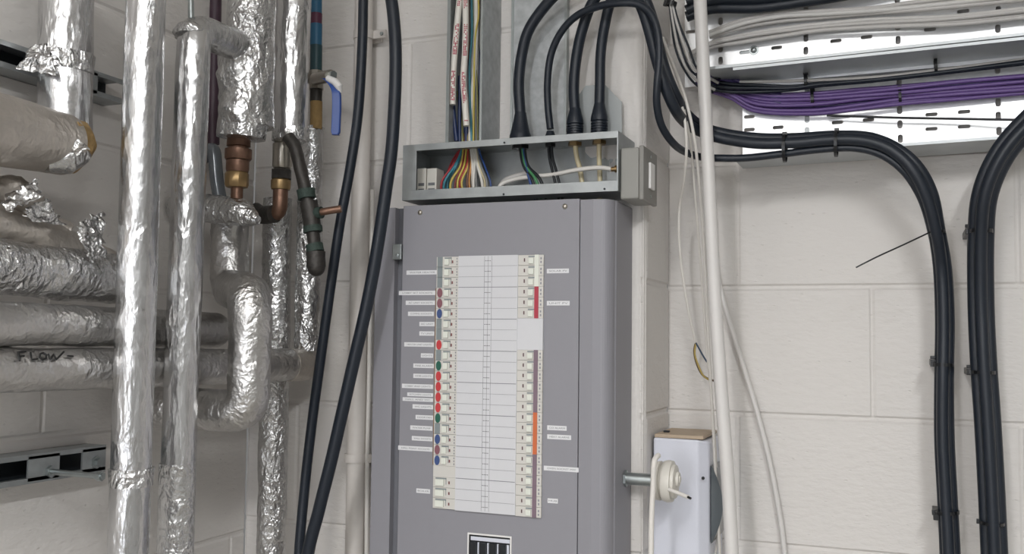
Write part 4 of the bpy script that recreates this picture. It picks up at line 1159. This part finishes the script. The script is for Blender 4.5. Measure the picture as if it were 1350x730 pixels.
# big elbowed pipe, top left
xb = -1.09
a = P(88, -60, Y=1.045); b = P(86, 190, Y=1.045)
p1 = pipe([a, P(86, 172, Y=1.045)], .0365, FOIL_S, 'fat vertical foil pipe at top left with torn collar', crumple(.0015, 16, .0008, 50))
p1b = MB().tube([P(88, 72, Y=1.045), P(87, 96, Y=1.045)], .0385, 56, crumple(.004, 40, .003, 90)).build('foil_collar', FOIL_C, p1, True)
sheet([P(62, 57, Y=1.01), P(38, 60, Y=1.0), P(22, 91, Y=.985), P(74, 98, Y=1.0)], 22, 18, .006, 60, FOIL_C, 'foil_flap', p1, ragged=.004)
q = [P(-260, 108, X=-1.072), P(0, 172, X=-1.072), P(84, 189, X=-1.075)]
qr = rounded(q, .05, .004)
bp_ = pipe(q, [.056 - .0135 * min(1, (i / len(qr)) ** .8) for i in range(len(qr))], FOIL_B, 'fat dull horizontal pipe at left ending under the vertical one', crumple(.003, 10, .001, 40), name='insulated_pipe')
MB().tube([q[2] - Vector((0, .006, 0)), q[2] + Vector((.004, .022, -.002)), q[2] + Vector((.006, .034, -.006))], [.039, .034, .02], 40, crumple(.006, 60, .002, 80)).build('insulation_core', INSUL, bp_, True)
MB().tube([P(60, 214, X=-1.06), P(88, 212, X=-1.05), P(108, 205, X=-1.05), P(119, 196, X=-1.05)], [.012, .018, .015, .004], 36, crumple(.007, 60, .004, 100)).build('crumpled_end', FOIL_C, bp_, True)
sheet([P(78, 165, Y=1.0), P(96, 178, Y=1.0), P(118, 195, Y=1.0), P(100, 205, Y=.99)], 14, 14, .005, 60, FOIL_C, 'foil_flap', bp_, ragged=.004)

# corner pipes behind
YP9 = 1.515
pipe([P(366, 262, Y=YP9), P(360, 600, Y=YP9), tofloor(P(360, 600, Y=YP9), P(356, 790, Y=YP9))], .0262, FOIL_C, 'crumpled foil pipe behind, running down to the bottom', crumple(.002, 30, .0015, 90))
pipe([P(411, 168, Y=1.527), P(404, 462, Y=1.527)], .0225, FOIL_C, 'crinkled foil pipe nearest the painted wall, above pipe end', crumple(.0025, 35, .002, 90))
# stepped pipe with two elbows
A_ = P(303, 292, Y=1.41); B_ = P(303, 372, Y=1.40); C_ = P(330, 392, Y=1.245); D_ = P(327, 533, Y=1.245); D_.z = min(D_.z, P(300, 483.5, X=-1.03).z - .063); E_ = Vector((-1.15, 1.25, D_.z))
pipe([A_, B_ + Vector((0, 0, -.012)), C_ + Vector((0, 0, .005)), D_, E_], .0322, FOIL_M, 'stepped foil pipe with two elbows in front of horizontals', crumple(.002, 26, .0022, 60), rad=.032)
# foil wrapped elbow under the copper fitting
tag(MB().tube(rounded([P(230, 272, Y=1.36), P(285, 277, Y=1.335), P(318, 281, Y=1.325), P(338, 291, Y=1.32)], .02), .0001, 4).build('x', FOIL_C), 'x', 'x') if False else None
mbx = MB(); pp = rounded([P(235, 272, Y=1.37), P(285, 276, Y=1.34), P(315, 279, Y=1.325), P(340, 290, Y=1.315)], .02, .003)
nn = len(pp); mbx.tube(pp, [.0245 * (1 if i < nn * .72 else max(.25, 1 - ((i - nn * .72) / (nn * .28)) ** 1.6 * .75)) for i in range(nn)], 48, crumple(.004, 35, .004, 70))
tag(mbx.build('wrapped_elbow', FOIL_C, None, True), 'foil wrapped elbow with pointed end under the copper fitting', 'pipe')

# copper / brass fittings below the thick pipe
c = P(313, 262, Y=1.325); ft = empty('copper_fitting', c, 'copper and brass union between thick pipe and wrapped elbow', 'pipe fitting')
u_ = lambda y0, y1: (P(313, y0, Y=1.325).z - c.z, P(313, y1, Y=1.325).z - c.z)


def lz(prof_px, cx, Y, m, name, parent, seg=28, base=None):
    c_ = base; pr_ = []
    for y, r in prof_px: p_ = P(cx, y, Y=Y); pr_.append((p_.z - c_.z, M(p_, r)))
    ax_ = Vector((0, 0, 1)); return MB()._lathe(Vector((P(cx, prof_px[0][0], Y=Y).x, Y, c_.z)), ax_, pr_, seg).build(name, m, parent, True)


lz([(262, 8), (247, 8)], 312, 1.325, COPPER, 'pipe_stub', ft, base=c)
lz([(247, 14), (243, 15.5), (229, 15.5), (227, 14)], 312, 1.325, BRASS, 'brass_nut', ft, 8, base=c)
lz([(227, 14), (223, 15), (212, 15), (211, 13)], 313, 1.325, COPPER, 'lower_collar', ft, base=c)
lz([(211, 16), (209, 17.5), (197, 17.5), (196, 13), (194, 13), (193, 15.5), (180, 15), (172, 12)], 314, 1.325, COPPER, 'union_body', ft, base=c)
# fittings below the corner pipe
c = P(371, 256, Y=1.43); ft2 = empty('pipe_union', c, 'chrome and brass union below corner pipe bending left', 'pipe fitting')
lz([(222, 11), (219, 13), (190, 13), (187, 10), (182, 9)], 372, 1.43, CHROME, 'chrome_body', ft2, base=c)
lz([(236, 14), (224, 14)], 371, 1.43, DKCOP, 'dark_nut', ft2, 6, base=c)
lz([(250, 12), (247, 13), (238, 13), (236, 11)], 370, 1.43, BRASS, 'brass_collar', ft2, base=c)
MB().tube(rounded([P(370, 250, Y=1.43), P(369, 283, Y=1.43), P(330, 283, Y=1.45)], .03, .003), M(c, 10), 24).build('copper_bend', COPPER, ft2, True)
MB().tube(rounded([P(362, 282, Y=1.425), P(345, 284, Y=1.44), P(336, 278, Y=1.445)], .02, .003), M(c, 12), 24).build('dark_elbow', DKCOP, ft2, True)
# dark tarnished branch pipe
c = P(400, 230, Y=1.38); dk = empty('tarnished_pipe', c, 'dark tarnished pipe with greenish joints sloping down beside cables', 'pipe')
MB().tube(spline(px3([(380, 180), (389, 195), (396, 222), (403, 252), (409, 285), (414, 318), (417, 345)], 1.39)), M(c, 8.5), 20, crumple(.0012, 60)).build('pipe_body', DKCOP, dk, True)
for (x0, y0, x1, y1, r, m) in ((403, 250, 405, 262, 12, VERD), (407, 266, 412, 300, 11.5, DKCOP), (412, 298, 413, 306, 12.5, VERD), (414, 322, 416, 332, 11.5, VERD), (416, 332, 417, 352, 12.5, DKCOP)):
    MB().tube(spline([P(x0, y0, Y=1.39), P(x1, y1, Y=1.39)], .003), M(c, r), 20, crumple(.0012, 90)).build('joint', m, dk, True)
MB().sphere(P(417, 352, Y=1.39), M(c, 12), 16, 12).build('end_plug', DKCOP, dk, True)
cable([(416, 281, 1.39), (426, 279, 1.39), (450, 275, 1.40)], 5, COPPER, '', name='side_branch', parent=dk)
MB().tube([P(416, 281, Y=1.39), P(424, 280, Y=1.39)], M(c, 8), 16).build('branch_socket', VERD, dk, True)

# banded pipe and blue lever valve
c = P(412, 105, Y=1.50)
pb = empty('banded_pipe', P(416, 160, Y=1.52), 'narrow vertical pipe with blue and maroon colour bands', 'pipe')
pv = None
for (y0, y1, m) in ((-60, 18, mat('band_blue', '#2d6688', .45)), (18, 32, mat('band_maroon', '#5c2c44', .45)), (32, 60, mat('band_blue', '#2d6688', .45)), (60, 95, mat('band_teal', '#27474e', .45)), (118, 134, DKCOP), (134, 170, INSUL)):
    MB().tube([P(416.5, y1, Y=1.52), P(417, y0, Y=1.52)], M(c, 8), 20).build('pipe_band' if m is not INSUL else 'insulated_end', m, pb, True)
vb = empty('valve', c, 'brass lever valve with blue handle on banded pipe', 'valve')
MB().tube([P(416.5, 118, Y=1.52), P(416.7, 94, Y=1.52)], M(c, 10.5), 8).build('valve_body', CHROME, vb, False)
MB().tube([P(416, 104, Y=1.50), P(436, 100, Y=1.46)], M(c, 8), 20).build('bonnet', CHROME, vb, True)
MB().tube([P(434, 99, Y=1.465), P(440, 98, Y=1.455)], M(c, 5), 6).build('spindle_nut', STEEL, vb)
hp = px3([(431, 104, 1.455), (438, 111, 1.452), (443, 120, 1.45), (444, 135, 1.45), (442.5, 178, 1.45)], None)
mbh = MB(); vs = []; fs = []
side = Vector((math.cos(YAW), math.sin(YAW), 0)); hp = spline(hp, .004)
for i, p_ in enumerate(hp):
    f_ = i / (len(hp) - 1); w_ = M(p_, 5.5 if f_ > .3 else 4.5 + f_ * 3) * (1 if f_ < .97 else .6)
    vs += [p_ - side * w_ - Vector((0, .003, 0)), p_ + side * w_ - Vector((0, .003, 0)), p_ + side * w_ + Vector((0, .003, 0)), p_ - side * w_ + Vector((0, .003, 0))]
for i in range(len(hp) - 1):
    for q in range(4): fs.append((i * 4 + q, i * 4 + (q + 1) % 4, i * 4 + 4 + (q + 1) % 4, i * 4 + 4 + q))
fs += [(0, 1, 2, 3), tuple(len(hp) * 4 - 4 + q for q in (3, 2, 1, 0))]
mbh.add(vs, fs).build('handle', LBLU, vb, bevel=.0015)
MB().tube(px3([(432, 103, 1.452), (442, 108, 1.45), (447, 114, 1.45), (449, 122, 1.455)]), [M(c, 4), M(c, 5), M(c, 5), M(c, 2)], 14).build('white_collar', WPL, vb, True)
# dark pipes behind, left of the copper fitting
cable([(285, -40, 1.46), (283, 60, 1.46), (281, 190, 1.46)], 8, mat('maroon_pipe', '#43303c', .5), 'dark maroon pipe behind the elbowed foil pipe', name='dark_pipe', cat='pipe', seg=20)
mbg = MB().tube(rounded(px3([(262, 215, 1.42), (282, 190, 1.42), (286, 240, 1.42), (290, 262, 1.42)]), .03, .004), .012, 20)
tag(mbg.build('grey_bend', mat('grey_gloss', '#70757a', .2, .3), None, True), 'glossy grey bend left of the copper fitting', 'pipe')

# ------------------------------------------------------------------ view
SC.view_settings.view_transform = 'Standard'
try: SC.view_settings.look = 'None'
except Exception: pass
SC.view_settings.gamma = 1; SC.view_settings.use_curve_mapping = False
SC.view_settings.exposure = 0.06
wd = bpy.data.worlds.new('world'); SC.world = wd; wd.use_nodes = True
wd.node_tree.nodes['Background'].inputs[0].default_value = (.6, .6, .6, 1); wd.node_tree.nodes['Background'].inputs[1].default_value = .3
